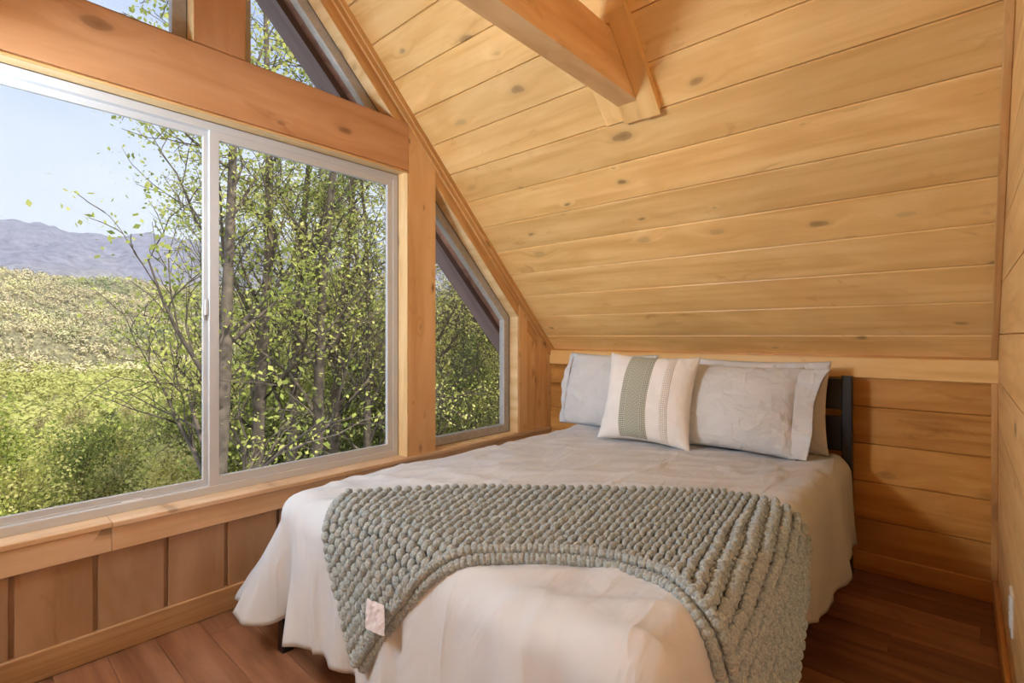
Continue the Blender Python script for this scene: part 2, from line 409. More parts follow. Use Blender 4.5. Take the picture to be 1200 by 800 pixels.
def prism(name, poly, x0, x1, mat, parent=None, grain='y', origin=(0, 0, 0)):
    """polygon given in (y,z), extruded in x; grain along y, z or the given direction"""
    if grain == 'y': gx, gy = Vector((0, 1, 0)), Vector((0, 0, 1))
    elif grain == 'z': gx, gy = Vector((0, 0, 1)), Vector((0, -1, 0))
    else:
        gx = Vector(grain).normalized(); gy = Vector((1, 0, 0)).cross(gx)
    m = frame_mtx((x0, poly[0][0], poly[0][1]), gx, gy)
    inv = m.inverted()
    n = len(poly)
    v = [inv @ Vector((x0, p[0], p[1])) for p in poly] + [inv @ Vector((x1, p[0], p[1])) for p in poly]
    bm = bmesh.new()
    vs = [bm.verts.new(p) for p in v]
    for i in range(n): bm.faces.new((vs[i], vs[(i + 1) % n], vs[n + (i + 1) % n], vs[n + i]))
    bm.faces.new(vs[:n][::-1]); bm.faces.new(vs[n:])
    bmesh.ops.recalc_face_normals(bm, faces=bm.faces)
    me = bpy.data.meshes.new(name); bm.to_mesh(me); bm.free()
    return link(name, me, mat, parent, m)

# ---------------------------------------------------------------- room shell
CA, CB = 4.3265, 1.0193                 # ceiling: z = CA - CB*y on the bed side
HY = math.hypot(1, CB)
YP = .80                                # ridge
YK = 3.165                              # knee wall
YM = 2 * YP - YK                        # far knee wall, behind the camera
XR = 2.525                              # partition
XE = 5.0
def cz(y, off=0):
    y = y if y >= YP else 2 * YP - y
    return CA - CB * y - off * HY
US = Vector((0, -1 / HY, CB / HY)); NS = Vector((0, -CB / HY, -1 / HY))
# ceiling slab (both slopes) with the boards on the bed side
t_ = .05 * HY
poly = [(YM - .3, cz(YM - .3) + .03), (YP, cz(YP) + .03), (YK + .3, cz(YK + .3) + .03), (YK + .3, cz(YK + .3) + .2), (YP, cz(YP) + .25), (YM - .3, cz(YM - .3) + .2)]
ceiling = prism('ceiling', poly, -.40, XE + .1, M['ceil'], grain='y'); tag(ceiling, kind='structure')
inv = ceiling.matrix_basis.inverted()
BT = .022
s_edges = [4.600, 4.378]
while s_edges[-1] > YP * HY + .01: s_edges.append(max(s_edges[-1] - .1985, YP * HY))
def place(name, Lx, Wy, T, o, x, y, mat, par, ch=.004):
    o_ = board(name, Lx, Wy, T, o, x, y, mat, par, ch)
    o_.matrix_parent_inverse = par.matrix_basis.inverted()
    return o_
for a, b_ in zip(s_edges[:-1], s_edges[1:]):
    y = a / HY
    if a - b_ < .03: continue
    o = Vector((0.0, y, cz(y))) - NS * BT
    gap = .0022
    place('board', XR - 0, a - b_ - gap, BT + random.uniform(-.0008, .0008), o + US * gap / 2, (1, 0, 0), US, M['ceil'], ceiling, .0045)
US2 = Vector((0, 1 / HY, CB / HY))
s = YP * HY
# far slope and landing ceiling boards (seen only from elsewhere)
k = 0
while k < 22:
    y = YM + k * .1985 / HY
    if y > YP - .1: break
    o = Vector((0, y, cz(y)))
    place('board', XR, .196, BT, o - Vector((0, CB / HY, -1 / HY)) * -0 + Vector((XR, 0, 0)) + Vector((0, -CB / HY, 1 / HY)) * BT, (-1, 0, 0), US2, M['ceil'], ceiling, .0045)
    k += 1

# knee wall behind the bed
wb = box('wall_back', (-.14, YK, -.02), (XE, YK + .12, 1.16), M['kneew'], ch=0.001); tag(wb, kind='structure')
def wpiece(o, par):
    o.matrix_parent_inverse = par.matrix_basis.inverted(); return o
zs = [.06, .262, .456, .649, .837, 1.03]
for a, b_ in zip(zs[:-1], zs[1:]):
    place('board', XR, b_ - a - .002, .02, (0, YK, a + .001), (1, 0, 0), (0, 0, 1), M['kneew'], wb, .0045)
# ledge board capping the knee wall
tr1 = box('trim_1', (.0, YK - .032, .985), (XR, YK + .01, 1.089), M['ceil'], ch=.004); tag(tr1, kind='structure')
bb = box('baseboard_back', (.0, YK - .03, 0), (2.505, YK - .0, .095), M['kneew'], ch=.003); tag(bb, kind='structure')

# floor
fl = box('floor', (-.14, YM, -.06), (XE, YK + .1, -.012), M['floor'], ch=.001, axis=0); tag(fl, kind='structure')
y = YM
row = 0
while y < YK:
    w = .152
    off = (row * .47) % 1.2
    x = -.02 - off
    while x < XR + .4:
        x0 = max(x, 0); x1 = min(x + 1.21, XR + .5)
        if x1 - x0 > .03:
            place('plank', x1 - x0 - .0012, min(w, YK - y) - .0012, .012, (x0, y, -.012), (1, 0, 0), (0, 1, 0), M['floor'], fl, .0012)
        x += 1.21
    y += w; row += 1
box_land = box('floor_landing', (XR + .5, YM, -.012), (XE, YK, 0), M['floor'], fl, ch=.001, axis=0)
box_land.name = 'landing_planks'; wpiece(box_land, fl); box_land['kind'] = 'stuff'

# partition on the right, running up to the doorway beside the camera
prt = prism('wall_right', [(1.25, -.02), (YK + .02, -.02), (YK + .02, cz(YK + .02) + .02), (1.25, cz(1.25) + .02)], XR, XR + .10, M['kneew'], grain='y'); tag(prt, kind='structure')
M['wallr'] = wood('partition_pine', (.86, .58, .27), (.80, .51, .22), (.66, .38, .14), knots=.2, blotch=.4, vary=.1, rough=.4)
z = 1.0 - .207 * 5 + .207 * 0
edges = [-.0] + [1.0 + .207 * k for k in range(-4, 11)]
for a, b_ in zip(edges[:-1], edges[1:]):
    ymax = min(YK, (CA - b_) / CB + .0)
    ymax2 = min(YK, (CA - a) / CB)
    if ymax2 <= 1.3: break
    ymax = max(ymax, 1.25)
    g = .002
    pr = prism('board', [(1.25, a + g), (ymax2, a + g), (max(ymax, 1.26), b_ - g), (1.25, b_ - g)], XR - .0, XR - .0, M['wallr']) if False else None
    # tapered upper end where the board meets the slope
    lo = [(1.25, a + g), (ymax2 - .004, a + g), (ymax - .004, b_ - g), (1.25, b_ - g)]
    if b_ < cz(YK): lo = [(1.25, a + g), (YK, a + g), (YK, b_ - g), (1.25, b_ - g)]
    elif a < cz(YK): lo = [(1.25, a + g), (YK, a + g), (YK, cz(YK)), (ymax, b_ - g), (1.25, b_ - g)]
    if lo[-2][0] - 1.25 < .02: lo = lo[:-2] + [(1.25, cz(1.25))]
    pr = prism('board', lo, XR - .012, XR + .002, M['wallr'], prt)
    pr.matrix_parent_inverse = prt.matrix_basis.inverted()
WR = XR - .012
br = box('baseboard_right', (WR - .016, 1.25, 0), (WR, YK - .03, .10), M['trim'], ch=.003); tag(br, kind='structure')
t2 = board('trim_2', (YK - 1.25) * HY - .04, .030, .022, Vector((WR - .026, YK, cz(YK))) - NS * .002, US, (1, 0, 0), M['trim'], ch=.003)
t2.matrix_basis = frame_mtx(Vector((WR, YK - .01, cz(YK - .01))), US, (-1, 0, 0)); tag(t2, kind='structure')
t2.data = board_mesh((YK - 1.25) * HY - .04, .024, .022, .003).copy(); t2.data.materials.append(M['trim'])
t3 = box('trim_3', (WR - .022, YK - .034, .105), (WR, YK - .0, .985), M['trim'], ch=.003); tag(t3, kind='structure')
# end walls of the loft
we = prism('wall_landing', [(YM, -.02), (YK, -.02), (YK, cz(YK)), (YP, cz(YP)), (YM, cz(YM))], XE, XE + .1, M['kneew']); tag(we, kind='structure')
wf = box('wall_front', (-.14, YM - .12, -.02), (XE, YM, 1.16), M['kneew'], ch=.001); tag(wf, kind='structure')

# ---------------------------------------------------------------- window wall (x = 0)
WD = -.14
def T(o): return tag(o, kind='structure')
wl = box('wall_left', (WD, YM, -.02), (-.030, YK, .455), M['panel'], ch=.001); T(wl)
# wainscot panels
g0 = .156 - .224 * 8
ys = [g0 + .224 * i for i in range(0, 22)]
for a, b_ in zip(ys[:-1], ys[1:]):
    a2 = max(a, YM); b2 = min(b_, YK - .02)
    if b2 - a2 < .02: continue
    place('panel', .34, b2 - a2 - .014, .018, (-.030, b2 - .007, .075), (0, 0, 1), (0, -1, 0), M['panel'], wl, .002) if False else \
        place('panel', .34, b2 - a2 - .014, .018, (-.030, a2 + .007, .415), (0, 0, -1), (0, 1, 0), M['panel'], wl, .002)
# apron and sill boards
for i, (a, b_) in enumerate([(YM, .425), (.427, YK)]):
    ap = box('apron_board', (-.030, a, .388), (0.0, b_, .478), M['sill'], wl, ch=.002); wpiece(ap, wl)
    sl = box('sill_board', (-.10, a, .478), (.004 if i == 0 else .012, b_, .500), M['sill'], wl, ch=.003); wpiece(sl, wl)
bl = box('baseboard_left', (-.030, YM, 0), (0.0, YK - .03, .102), M['base'], ch=.003); T(bl)
# header beam, posts, king post
o115 = .1156
def rk(y, off): return cz(y) - off * HY
HB, HT = 2.157, 2.424
hb = prism('trim_4', [(YP - 1.015, HB), (1.795, HB), (1.795, min(HT, rk(1.795, .02))), (1.82, rk(1.82, .03)), ((CA - .03 * HY - HT) / CB, HT), (2 * YP - (CA - .03 * HY - HT) / CB, HT), (2 * YP - 1.82, rk(1.82, .03)), (2 * YP - 1.795, rk(1.82, .03))], WD, 0, M['beam'], grain='y'); T(hb)
for sgn in (1, -1):
    f = (lambda y: y) if sgn == 1 else (lambda y: 2 * YP - y)
    p = prism('trim_5', [(f(1.797), .501), (f(1.995), .501), (f(1.995), rk(1.995, .015)), (f(1.797), rk(1.797, .015))], WD, -.0015, M['post'], grain='z'); T(p)
kp = prism('trim_6', [(.702, HT + .002), (.900, HT + .002), (.900, rk(.9, .02)), (YP, rk(YP, .02)), (.702, rk(.702, .02))], WD, -.002, M['beam'], grain='z'); T(kp)
# rake boards along the slope: wall band, proud strip and quarter strip
for sgn in (1, -1):
    f = (lambda y: y) if sgn == 1 else (lambda y: 2 * YP - y)
    gdir = (0, -1 * sgn, CB)
    for (o0, o1, x0, x1, mt, y1) in [(-.02, o115, WD, -.004, 'trim', 2.768 + .2), (.0, .055, -.004, .012, 'trim', YK), (.0, .028, .012, .024, 'trim', YK)]:
        ya, yb = YP + .0, y1
        p = prism('trim_7', [(f(ya), rk(ya, o0)), (f(ya), rk(ya, o1)), (f(yb), rk(yb, o1)), (f(yb), rk(yb, o0))], x0, x1, M[mt], grain=gdir); T(p)
# pale jamb liners of the sliding window
for (lo, hi) in [((-.088, -.197, HB - .010), (-.004, 1.793, HB - .0005)), ((-.088, 1.786, .501), (-.003, 1.7965, HB - .010)), ((-.088, -.1965, .501), (-.003, -.186, HB - .010))]:
    jl = box('trim_8', lo, hi, M['pale'], ch=.003); T(jl)
bd = box('trim_9', (-.010, -.197, HB - .016), (.004, 1.797, HB - .006), M['trim'], ch=.003); T(bd)
# vertical board wall between side window and knee wall
for sgn in (1, -1):
    f = (lambda y: y) if sgn == 1 else (lambda y: 2 * YP - y)
    ed = [2.770, 2.865, 2.96, 3.04, 3.10, YK]
    back = prism('wall_gable', [(f(2.775), .501), (f(YK), .501), (f(YK), rk(YK, .02)), (f(2.775), rk(2.775, .02))], WD, -.014, M['post'], grain='z'); T(back)
    for a, b_ in zip(ed[:-1], ed[1:]):
        pr = prism('board', [(f(a + .002), .502), (f(b_ - .002), .502), (f(b_ - .002), rk(b_, .05)), (f(a + .002), rk(a, .05))], -.014, 0.0 if a < 2.8 else -.005, M['post'], back, grain='z')
        pr.matrix_parent_inverse = back.matrix_basis.inverted()

# ---- windows
def ring(name, poly, w, x0, x1, mat, parent):
    """frame following a convex polygon in (y,z), inset by w"""
    n = len(poly)
    P = [Vector((p[0], p[1])) for p in poly]
    area = sum(P[i].x * P[(i + 1) % n].y - P[(i + 1) % n].x * P[i].y for i in range(n))
    s_ = 1 if area > 0 else -1
    ins = []
    for i in range(n):
        d0 = (P[i] - P[i - 1]).normalized(); d1 = (P[(i + 1) % n] - P[i]).normalized()
        n0 = Vector((-d0.y, d0.x)) * s_; n1 = Vector((-d1.y, d1.x)) * s_
        k = w / (1 + n0.dot(n1))
        ins.append(P[i] + (n0 + n1) * k)
    v = []
    for x in (x0, x1):
        v += [(x, p.x, p.y) for p in P] + [(x, p.x, p.y) for p in ins]
    bm = bmesh.new(); vs = [bm.verts.new(q) for q in v]; m_ = 2 * n
    for i in range(n):
        j = (i + 1) % n
        bm.faces.new((vs[i], vs[j], vs[n + j], vs[n + i])); bm.faces.new((vs[m_ + i], vs[m_ + j], vs[m_ + n + j], vs[m_ + n + i]))
        bm.faces.new((vs[i], vs[j], vs[m_ + j], vs[m_ + i])); bm.faces.new((vs[n + i], vs[n + j], vs[m_ + n + j], vs[m_ + n + i]))
    bmesh.ops.recalc_face_normals(bm, faces=bm.faces)
    es = [e for e in bm.edges]
    bmesh.ops.bevel(bm, geom=es, offset=.0015, segments=1, affect='EDGES')
    me = bpy.data.meshes.new(name); bm.to_mesh(me); bm.free()
    return link(name, me, mat, parent), [(p.x, p.y) for p in ins]
def pane(poly, x, parent):
    v = [(x, p[0], p[1]) for p in poly] + [(x - .004, p[0], p[1]) for p in poly]
    n = len(poly)
    me = mesh([(x, p[0], p[1]) for p in poly], [tuple(range(n))])
    return link('pane', me, M['glass'], parent)
w1 = empty('window_1'); T(w1)
_, i1 = ring('outer_frame', [(-.187, .500), (1.787, .500), (1.787, HB - .011), (-.187, HB - .011)], .034, -.14, -.09, M['vinyl'], w1)
fs, i2 = ring('fixed_sash', [(.787, .533), (1.756, .533), (1.756, 2.115), (.787, 2.115)], .040, -.116, -.094, M['vinyl'], w1)
pane(i2, -.106, fs)
ss, i3 = ring('sliding_sash', [(-.155, .533), (.800, .533), (.800, 2.115), (-.155, 2.115)], .030, -.139, -.121, M['vinyl'], w1)
pane(i3, -.130, ss)
tk = box('track_rail', (-.120, -.15, .532), (-.114, .787, .541), M['vinyl'], w1, ch=.001)
# sash lock
lk = box('sash_lock', (-.1205, .765, 1.275), (-.112, .776, 1.345), M['vinyl'], w1, ch=.002)
lk2 = box('lock_lever', (-.112, .772, 1.292), (-.100, .784, 1.362), M['vinyl'], lk, ch=.002); lk2.matrix_parent_inverse = lk.matrix_basis.inverted()
sc_ = box('track_clip', (-.112, .475, .530), (-.104, .545, .538), M['switch'], w1, ch=.001)
YI = 2.768
def fixed_window(name, poly):
    w = empty(name); T(w)
    fr_, ins = ring('frame', poly, .058, -.138, -.090, M['vinyl_grey'], w)
    g_, _ = ring('gasket', poly, .006, -.089, -.084, M['gasket'], w)
    pane(ins, -.112, w)
    j_, _ = ring('jamb_liner', poly, .004, -.086, -.006, M['pale'], w)
    return w
for sgn, nm in ((1, 'window_2'), (-1, 'window_5')):
    f = (lambda y: y) if sgn == 1 else (lambda y: 2 * YP - y)
    fixed_window(nm, [(f(1.998), .500), (f(YI), .500), (f(YI), rk(YI, o115)), (f(1.998), rk(1.998, o115))])
yt = (CA - o115 * HY - 2.37) / CB
for sgn, nm in ((1, 'window_4'), (-1, 'window_3')):
    f = (lambda y: y) if sgn == 1 else (lambda y: 2 * YP - y)
    ypost = .902
    fixed_window(nm, [(f(ypost if sgn == 1 else .898), HT - .06), (f((CA - o115 * HY - HT + .06) / CB), HT - .06), (f(ypost if sgn == 1 else .898), rk(ypost, o115))])

# outside: roof overhang with boards and barge board
sf = empty('roof_overhang', (-.3, 1.8, 2.5)); tag(sf, 'dark stained roof overhang outside the windows', 'roof')
for sgn in (1, -1):
    f = (lambda y: y) if sgn == 1 else (lambda y: 2 * YP - y)
    us = Vector((0, -sgn / HY, CB / HY)); k = 0
    s1 = 4.9
    while s1 > YP * HY + .05:
        ya = s1 / HY; yb = max(s1 - .196, YP * HY) / HY
        pr = prism('soffit_board', [(f(ya), rk(ya, .005)), (f(yb), rk(yb, .005)), (f(yb), rk(yb, -.02)), (f(ya), rk(ya, -.02))], -.42, WD, M['soffit'])
        # grain across: turn the board so that x is its long side
        pr.data.transform(Matrix.Identity(4)); pr.parent = sf; pr.matrix_parent_inverse = sf.matrix_basis.inverted()
        s1 -= .1985
    ya, yb = YP, 3.45
    pr = prism('barge_board', [(f(ya), rk(ya, .045)), (f(yb), rk(yb, .045)), (f(yb), rk(yb, -.12)), (f(ya), rk(ya, -.12))], -.555, -.40, M['fascia'], grain=(0, -sgn, CB))
    pr.parent = sf; pr.matrix_parent_inverse = sf.matrix_basis.inverted()
sf.matrix_basis = Matrix.Translation((-.3, 1.8, 2.5))

# collar tie under the ceiling with its nailing strips
ct = empty('ceiling_beam', (1.285, 2.0, 2.235)); tag(ct, 'pale square collar tie beam crossing under the sloping ceiling', 'beam')
def cpart(o): o.matrix_parent_inverse = Matrix.Translation((-1.285, -2.0, -2.235)); return o
tie_z0, tie_z1 = 2.232, 2.445
cpart(prism('tie_beam', [(2.025, tie_z0), (2.025, cz(2.025) + .005), ((CA - tie_z1) / CB, tie_z1), (2 * YP - (CA - tie_z1) / CB, tie_z1), (2 * YP - 2.05, tie_z0)], 1.235, 1.332, M['pale'], ct, grain='y'))
M['tie'] = wood('tie_fir', (.86, .60, .31), (.76, .48, .22), (.60, .33, .13), knots=.5, ks=1.3, grain=.5, blotch=.4, vary=.02)
ct.children[0].data.materials.clear(); ct.children[0].data.materials.append(M['tie'])
def strip(nm, xa, xb, ya, yb, th):
    return cpart(prism(nm, [(ya, rk(ya, -.004)), (ya, rk(ya, th)), (yb, rk(yb, th)), (yb, rk(yb, -.004))], xa, xb, M['ceil'], ct, grain=(0, -1, CB)))
strip('side_cleat', 1.334, 1.415, 1.76, 2.075, .034)
strip('side_cleat', 1.140, 1.233, 1.76, 2.085, .010)
strip('end_block', 1.236, 1.332, 2.027, 2.085, .022)

# wall outlet
ol = empty('wall_outlet', (WR, 2.22, .34)); tag(ol, 'white plastic outlet plate on the partition at the right edge', 'outlet')
p = box('cover_plate', (WR - .006, 2.175, .275), (WR, 2.262, .405), M['switch'], ol, ch=.003); p.matrix_parent_inverse = Matrix.Translation((-WR, -2.22, -.34))
for zz in (.296, .346):
    p = box('socket', (WR - .009, 2.200, zz), (WR - .0055, 2.238, zz + .036), M['switch'], ol, ch=.002); p.matrix_parent_inverse = Matrix.Translation((-WR, -2.22, -.34))

# fixtures added out of frame to house the fill lights above
def lathe(name, prof, mat, parent, loc=(0, 0, 0), n=24):
    v = []; f = []
    for r, z in prof:
        for i in range(n):
            a = 2 * math.pi * i / n; v.append((r * math.cos(a) + loc[0], r * math.sin(a) + loc[1], z + loc[2]))
    for j in range(len(prof) - 1):
        for i in range(n):
            k = (i + 1) % n; f.append((j * n + i, j * n + k, (j + 1) * n + k, (j + 1) * n + i))
    return link(name, mesh(v, f, True), mat, parent)
fp = empty('added_floor_lamp', (.50, -.60, 0)); tag(fp, 'added unseen floor lamp, slim and black with an upturned cream bowl shade', 'lamp')
lathe('base', [(0, 0), (.13, 0), (.13, .015), (0, .02)], M['black'], fp)
lathe('pole', [(.011, .02), (.011, 1.41)], M['black'], fp)
lathe('fill_lamp_shade', [(.02, 1.42), (.13, 1.48), (.23, 1.61)], M['shade'], fp)  # bowl shaped to keep direct fill light off the bed foot
pl = empty('added_pendant_lamp', (.35, -.40, 1.97)); tag(pl, 'added unseen white dome pendant lamp hanging under the far slope', 'lamp')
lathe('fill_lamp_shade', [(.27, .02), (.26, .05), (.14, .10), (.02, .12)], M['switch'], pl)
lathe('cord', [(.004, .12), (.004, cz(-.40) - 1.97)], M['black'], pl, n=8)

# ---------------------------------------------------------------- bed
XL_, XRB, YF_, ZT, RR = .42, 1.990, .840, .607, .10
bed = empty('bed', (1.2, 1.9, 0)); tag(bed, 'black bed with slatted headboard under a grey white comforter', 'bed')
def bpart(o): o.matrix_parent_inverse = Matrix.Translation((-1.2, -1.9, 0)); return o
def bbox(nm, lo, hi, mat='black', ch=.004, par=None):
    return bpart(box(nm, lo, hi, M[mat], bed, ch))
for xx in (.455, 1.905):
    bbox('leg', (xx - .02, .855, 0), (xx + .025, .90, .22), ch=.004)
bbox('leg', (1.16, .855, 0), (1.20, .895, .22))
bbox('side_rail', (.45, .88, .20), (.475, 2.98, .33)); bbox('side_rail', (1.925, .88, .20), (1.95, 2.98, .33))
bbox('foot_rail', (.45, .87, .20), (1.95, .895, .33))
bbox('headboard_post', (.425, 3.00, 0), (.475, 3.05, 1.0)); bbox('headboard_post', (1.940, 3.00, 0), (1.985, 3.05, 1.0))
for (za, zb) in ((.83, .985), (.62, .795), (.40, .585)):
    bbox('headboard_slat', (.475, 3.012, za), (1.940, 3.034, zb))
bbox('mattress', (.455, .90, .32), (1.945, 2.985, ZT - .012), 'mattress', ch=.06)

def smooth_noise(p, s, seed=0):
    return mn.noise(Vector((p[0] * s[0] + seed, p[1] * s[1] - seed, p[2] * s[2] + seed * 2)))
def gauss(x, c, w): return math.exp(-((x - c) / w) ** 2)
YH = 2.985
def drape(b_, d, e, sb, p, off=0.0, fold=True):
    """b_ base point on inset rectangle, d outward dir, e distance past it, sb flare angle"""
    q = RR * math.pi / 2
    if e <= 0: return Vector((b_[0], b_[1], ZT + off))
    if e < q:
        a = e / RR
        return Vector((b_[0] + d[0] * (RR + off) * math.sin(a), b_[1] + d[1] * (RR + off) * math.sin(a), ZT - RR + (RR + off) * math.cos(a)))
    dd = e - q
    o = RR + off + dd * math.sin(sb)
    z = ZT - RR - dd * math.cos(sb)
    return Vector((b_[0] + d[0] * o, b_[1] + d[1] * o, z))
XA, XB, YA = XL_ + RR, XRB - RR, YF_ + RR
stations = []       # (base, dir, hem length, flare, perimeter s)
nS, nC, nF = 100, 34, 130
s = 0
for i in range(nS + 1):
    y = YH + (YA - YH) * i / nS
    tf = i / nS
    stations.append(((XA, y), (-1, 0), .36 + .17 * max(0, tf - .6) / .4, .06 + .36 * max(0, tf - .70) / .3, y))
for i in range(1, nC):
    a = i / nC * math.pi / 2
    hem = .53 + .06 * math.sin(2 * a) - .020 * max(0, i / nC - .45) / .55
    stations.append(((XA, YA), (-math.cos(a), -math.sin(a)), hem, 50e-2 + .08 * math.sin(2 * a) - .38 * max(0, i / nC - .5) * 2, YA - a * .2))
for i in range(nF + 1):
    x = XA + (XB - XA) * i / nF
    tf = i / nF
    stations.append(((x, YA), (0, -1), .510 - .02 * math.sin(tf * 3), .12 - .06 * tf, YA - .32 - (x - XA)))
for i in range(1, nC):
    a = i / nC * math.pi / 2
    stations.append(((XB, YA), (math.sin(a), -math.cos(a)), .510 - .035 * i / nC, .10 + .12 * math.sin(2 * a), YA - .32 - (XB - XA) - a * .2))
for i in range(nS + 1):
    y = YA + (YH - YA) * i / nS
    stations.append(((XB, y), (1, 0), .475 + .012 * math.sin(y * 9), .06, -3 + y))
nD = 30
verts, faces = [], []
def foldf(k, b_, d):
    """outward fold pattern along the perimeter"""
    x, y = b_
    v = 0
    if d[1] < -.5:
        v += -.050 * gauss(x, XA + .03, .055) + .026 * gauss(x, XA + .17, .07) - .012 * gauss(x, XA + .33, .05) + .016 * gauss(x, XA + .9, .09) - .012 * gauss(x, XA + 1.08, .05) + .014 * gauss(x, XA + 1.2, .06)
        v += .006 * math.sin(x * 17) + .010 * gauss(x, XA + .42, .03) - .012 * gauss(x, XA + .50, .035) + .010 * gauss(x, XA + .66, .04) - .008 * gauss(x, XA + .74, .03)
        v += -.016 * gauss(x, XB - .10, .045) + .016 * gauss(x, XB - .20, .05)
    elif abs(d[0]) > .5:
        v += (.012 * math.sin(y * 5.3 + 1) + .006 * math.sin(y * 13)) * (1 if d[0] > 0 else .25)
    return v
for k, (b_, d, hem, fl_, s_) in enumerate(stations):
    for j in range(nD + 1):
        e = hem * j / nD
        P = drape(b_, d, e, fl_, s_)
        q = max(0, e - RR) / (hem - RR)
        o = foldf(k, b_, d) * 1.6 * q ** 1.1
        P.x += d[0] * o; P.y += d[1] * o
        cr_ = abs(smooth_noise((P.x + P.y, P.z * .45, 0), (6, 3, 0), 17))
        o2 = .016 * max(0, 1 - cr_ * 3.5) * q
        P.x += d[0] * o2; P.y += d[1] * o2
        w = smooth_noise(P, (5, 5, 3), 3) * .014 + smooth_noise(P, (14, 14, 6), 9) * .003
        P.x += d[0] * w * min(1, e / .08); P.y += d[1] * w * min(1, e / .08)
        verts.append(P)
nst = len(stations)
for k in range(nst - 1):
    for j in range(nD):
        a = k * (nD + 1) + j
        faces.append((a, a + 1, a + nD + 2, a + nD + 1))
t0 = len(verts)
for i in range(nF + 1):
    for j in range(nS + 1):
        x = XA + (XB - XA) * i / nF; y = YH + (YA - YH) * j / nS
        verts.append(Vector((x, y, ZT)))
for i in range(nF):
    for j in range(nS):
        a = t0 + i * (nS + 1) + j
        faces.append((a, a + 1, a + nS + 2, a + nS + 1))
bm = bmesh.new()
vs = [bm.verts.new(v) for v in verts]
for f in faces:
    try: bm.faces.new([vs[i] for i in f])
    except ValueError: pass
bmesh.ops.remove_doubles(bm, verts=bm.verts, dist=.0004)
bmesh.ops.recalc_face_normals(bm, faces=bm.faces)
for v in bm.verts:
    top = min(1, max(0, (v.co.z - (ZT - .08)) / .08))
    c = v.co
    # gentle quilted waves and creases running from head to foot, higher crown in the middle
    w = smooth_noise(c, (1.6, 1.2, 0), 5) * .014 + smooth_noise((c.x + .5 * c.y, c.y - .4 * c.x, 0), (7, 2.2, 0), 2) * .007
    r = abs(smooth_noise((c.x * .8 + .6 * c.y, c.y * .8 - .6 * c.x, 0), (1.8, 6.5, 0), 11))
    w += .010 * max(0, 1 - r * 6)
    r = abs(smooth_noise((c.x * .35 + .94 * c.y, c.y * .35 - .94 * c.x, 0), (2.2, 5.0, 0), 23))
    w += .008 * max(0, 1 - r * 7) * (1 if smooth_noise(c, (2, 2, 0), 31) > -.1 else .2)
    v.co.z += top * w
me = bpy.data.meshes.new('comforter'); bm.to_mesh(me); bm.free()
me.polygons.foreach_set('use_smooth', [True] * len(me.polygons))
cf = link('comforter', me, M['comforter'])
tag(cf, 'pale grey cotton comforter draped over the bed to near the floor', 'comforter')
so = cf.modifiers.new('thick', 'SOLIDIFY'); so.thickness = .010; so.offset = -1

# ---- pillows
def pillow_mesh(w, h, t, nx=40, ny=32, seed=0, wr=.006, pinch=.06, cup=0.0):
    V = []; Fc = []
    def pt(a, b_, sgn):
        T_ = (max(0, 1 - a ** 2) ** .50) * (max(0, 1 - b_ ** 2) ** .50)
        x = a * w / 2 * (1 - pinch * (1 - b_ ** 2) * abs(a) ** 3)
        y = b_ * h / 2 * (1 - pinch * (1 - a ** 2) * abs(b_) ** 3)
        P = Vector((x, y, sgn * t / 2 * T_))
        nz = smooth_noise(P, (5, 5, 2), seed) * wr * 1.6 + smooth_noise(P, (13, 13, 3), seed + 4) * wr * .7
        ed = max(abs(a), abs(b_))
        # puckers running in from the seam
        pk = math.sin((a * 23 if abs(b_) > abs(a) else b_ * 19) + seed) * wr * .7 * max(0, (ed - .72) / .28)
        P.z += sgn * (nz + pk) * min(1, T_ * 5) + cup * (x / w) ** 2
        return P
    for sgn in (1, -1):
        b0 = len(V)
        for i in range(nx + 1):
            for j in range(ny + 1):
                a = math.sin((i / nx * 2 - 1) * math.pi / 2 * .999) * .5 + (i / nx * 2 - 1) * .5
                b_ = math.sin((j / ny * 2 - 1) * math.pi / 2 * .999) * .5 + (j / ny * 2 - 1) * .5
                V.append(pt(a, b_, sgn))
        for i in range(nx):
            for j in range(ny):
                q = b0 + i * (ny + 1) + j
                fc = (q, q + ny + 1, q + ny + 2, q + 1)
                Fc.append(fc if sgn == 1 else fc[::-1])
    bm = bmesh.new(); vs = [bm.verts.new(v) for v in V]
    for f in Fc: bm.faces.new([vs[i] for i in f])
    bmesh.ops.remove_doubles(bm, verts=bm.verts, dist=.0015)
    me = bpy.data.meshes.new('pillow'); bm.to_mesh(me); bm.free()
    me.polygons.foreach_set('use_smooth', [True] * len(me.polygons))
    return me, pt
def pillow_frame(c, yaw, lean, roll=0):
    """local x = width, y = up, z = towards the foot of the bed"""
    m = Matrix.Translation(c) @ Matrix.Rotation(yaw, 4, 'Z') @ Matrix.Rotation(math.pi / 2 - lean, 4, 'X') @ Matrix.Rotation(roll, 4, 'Z')
    return m
def pillow(name, label, c, yaw, lean, w, h, t, mat, seed=0, roll=0, group=None, **kw):
    e = empty(name); e.matrix_basis = pillow_frame(c, yaw, lean, roll)
    tag(e, label, 'pillow', group)
    me, pt = pillow_mesh(w, h, t, seed=seed, **kw)
    e_body = link('pillow_body', me, mat, e)
    return e, pt
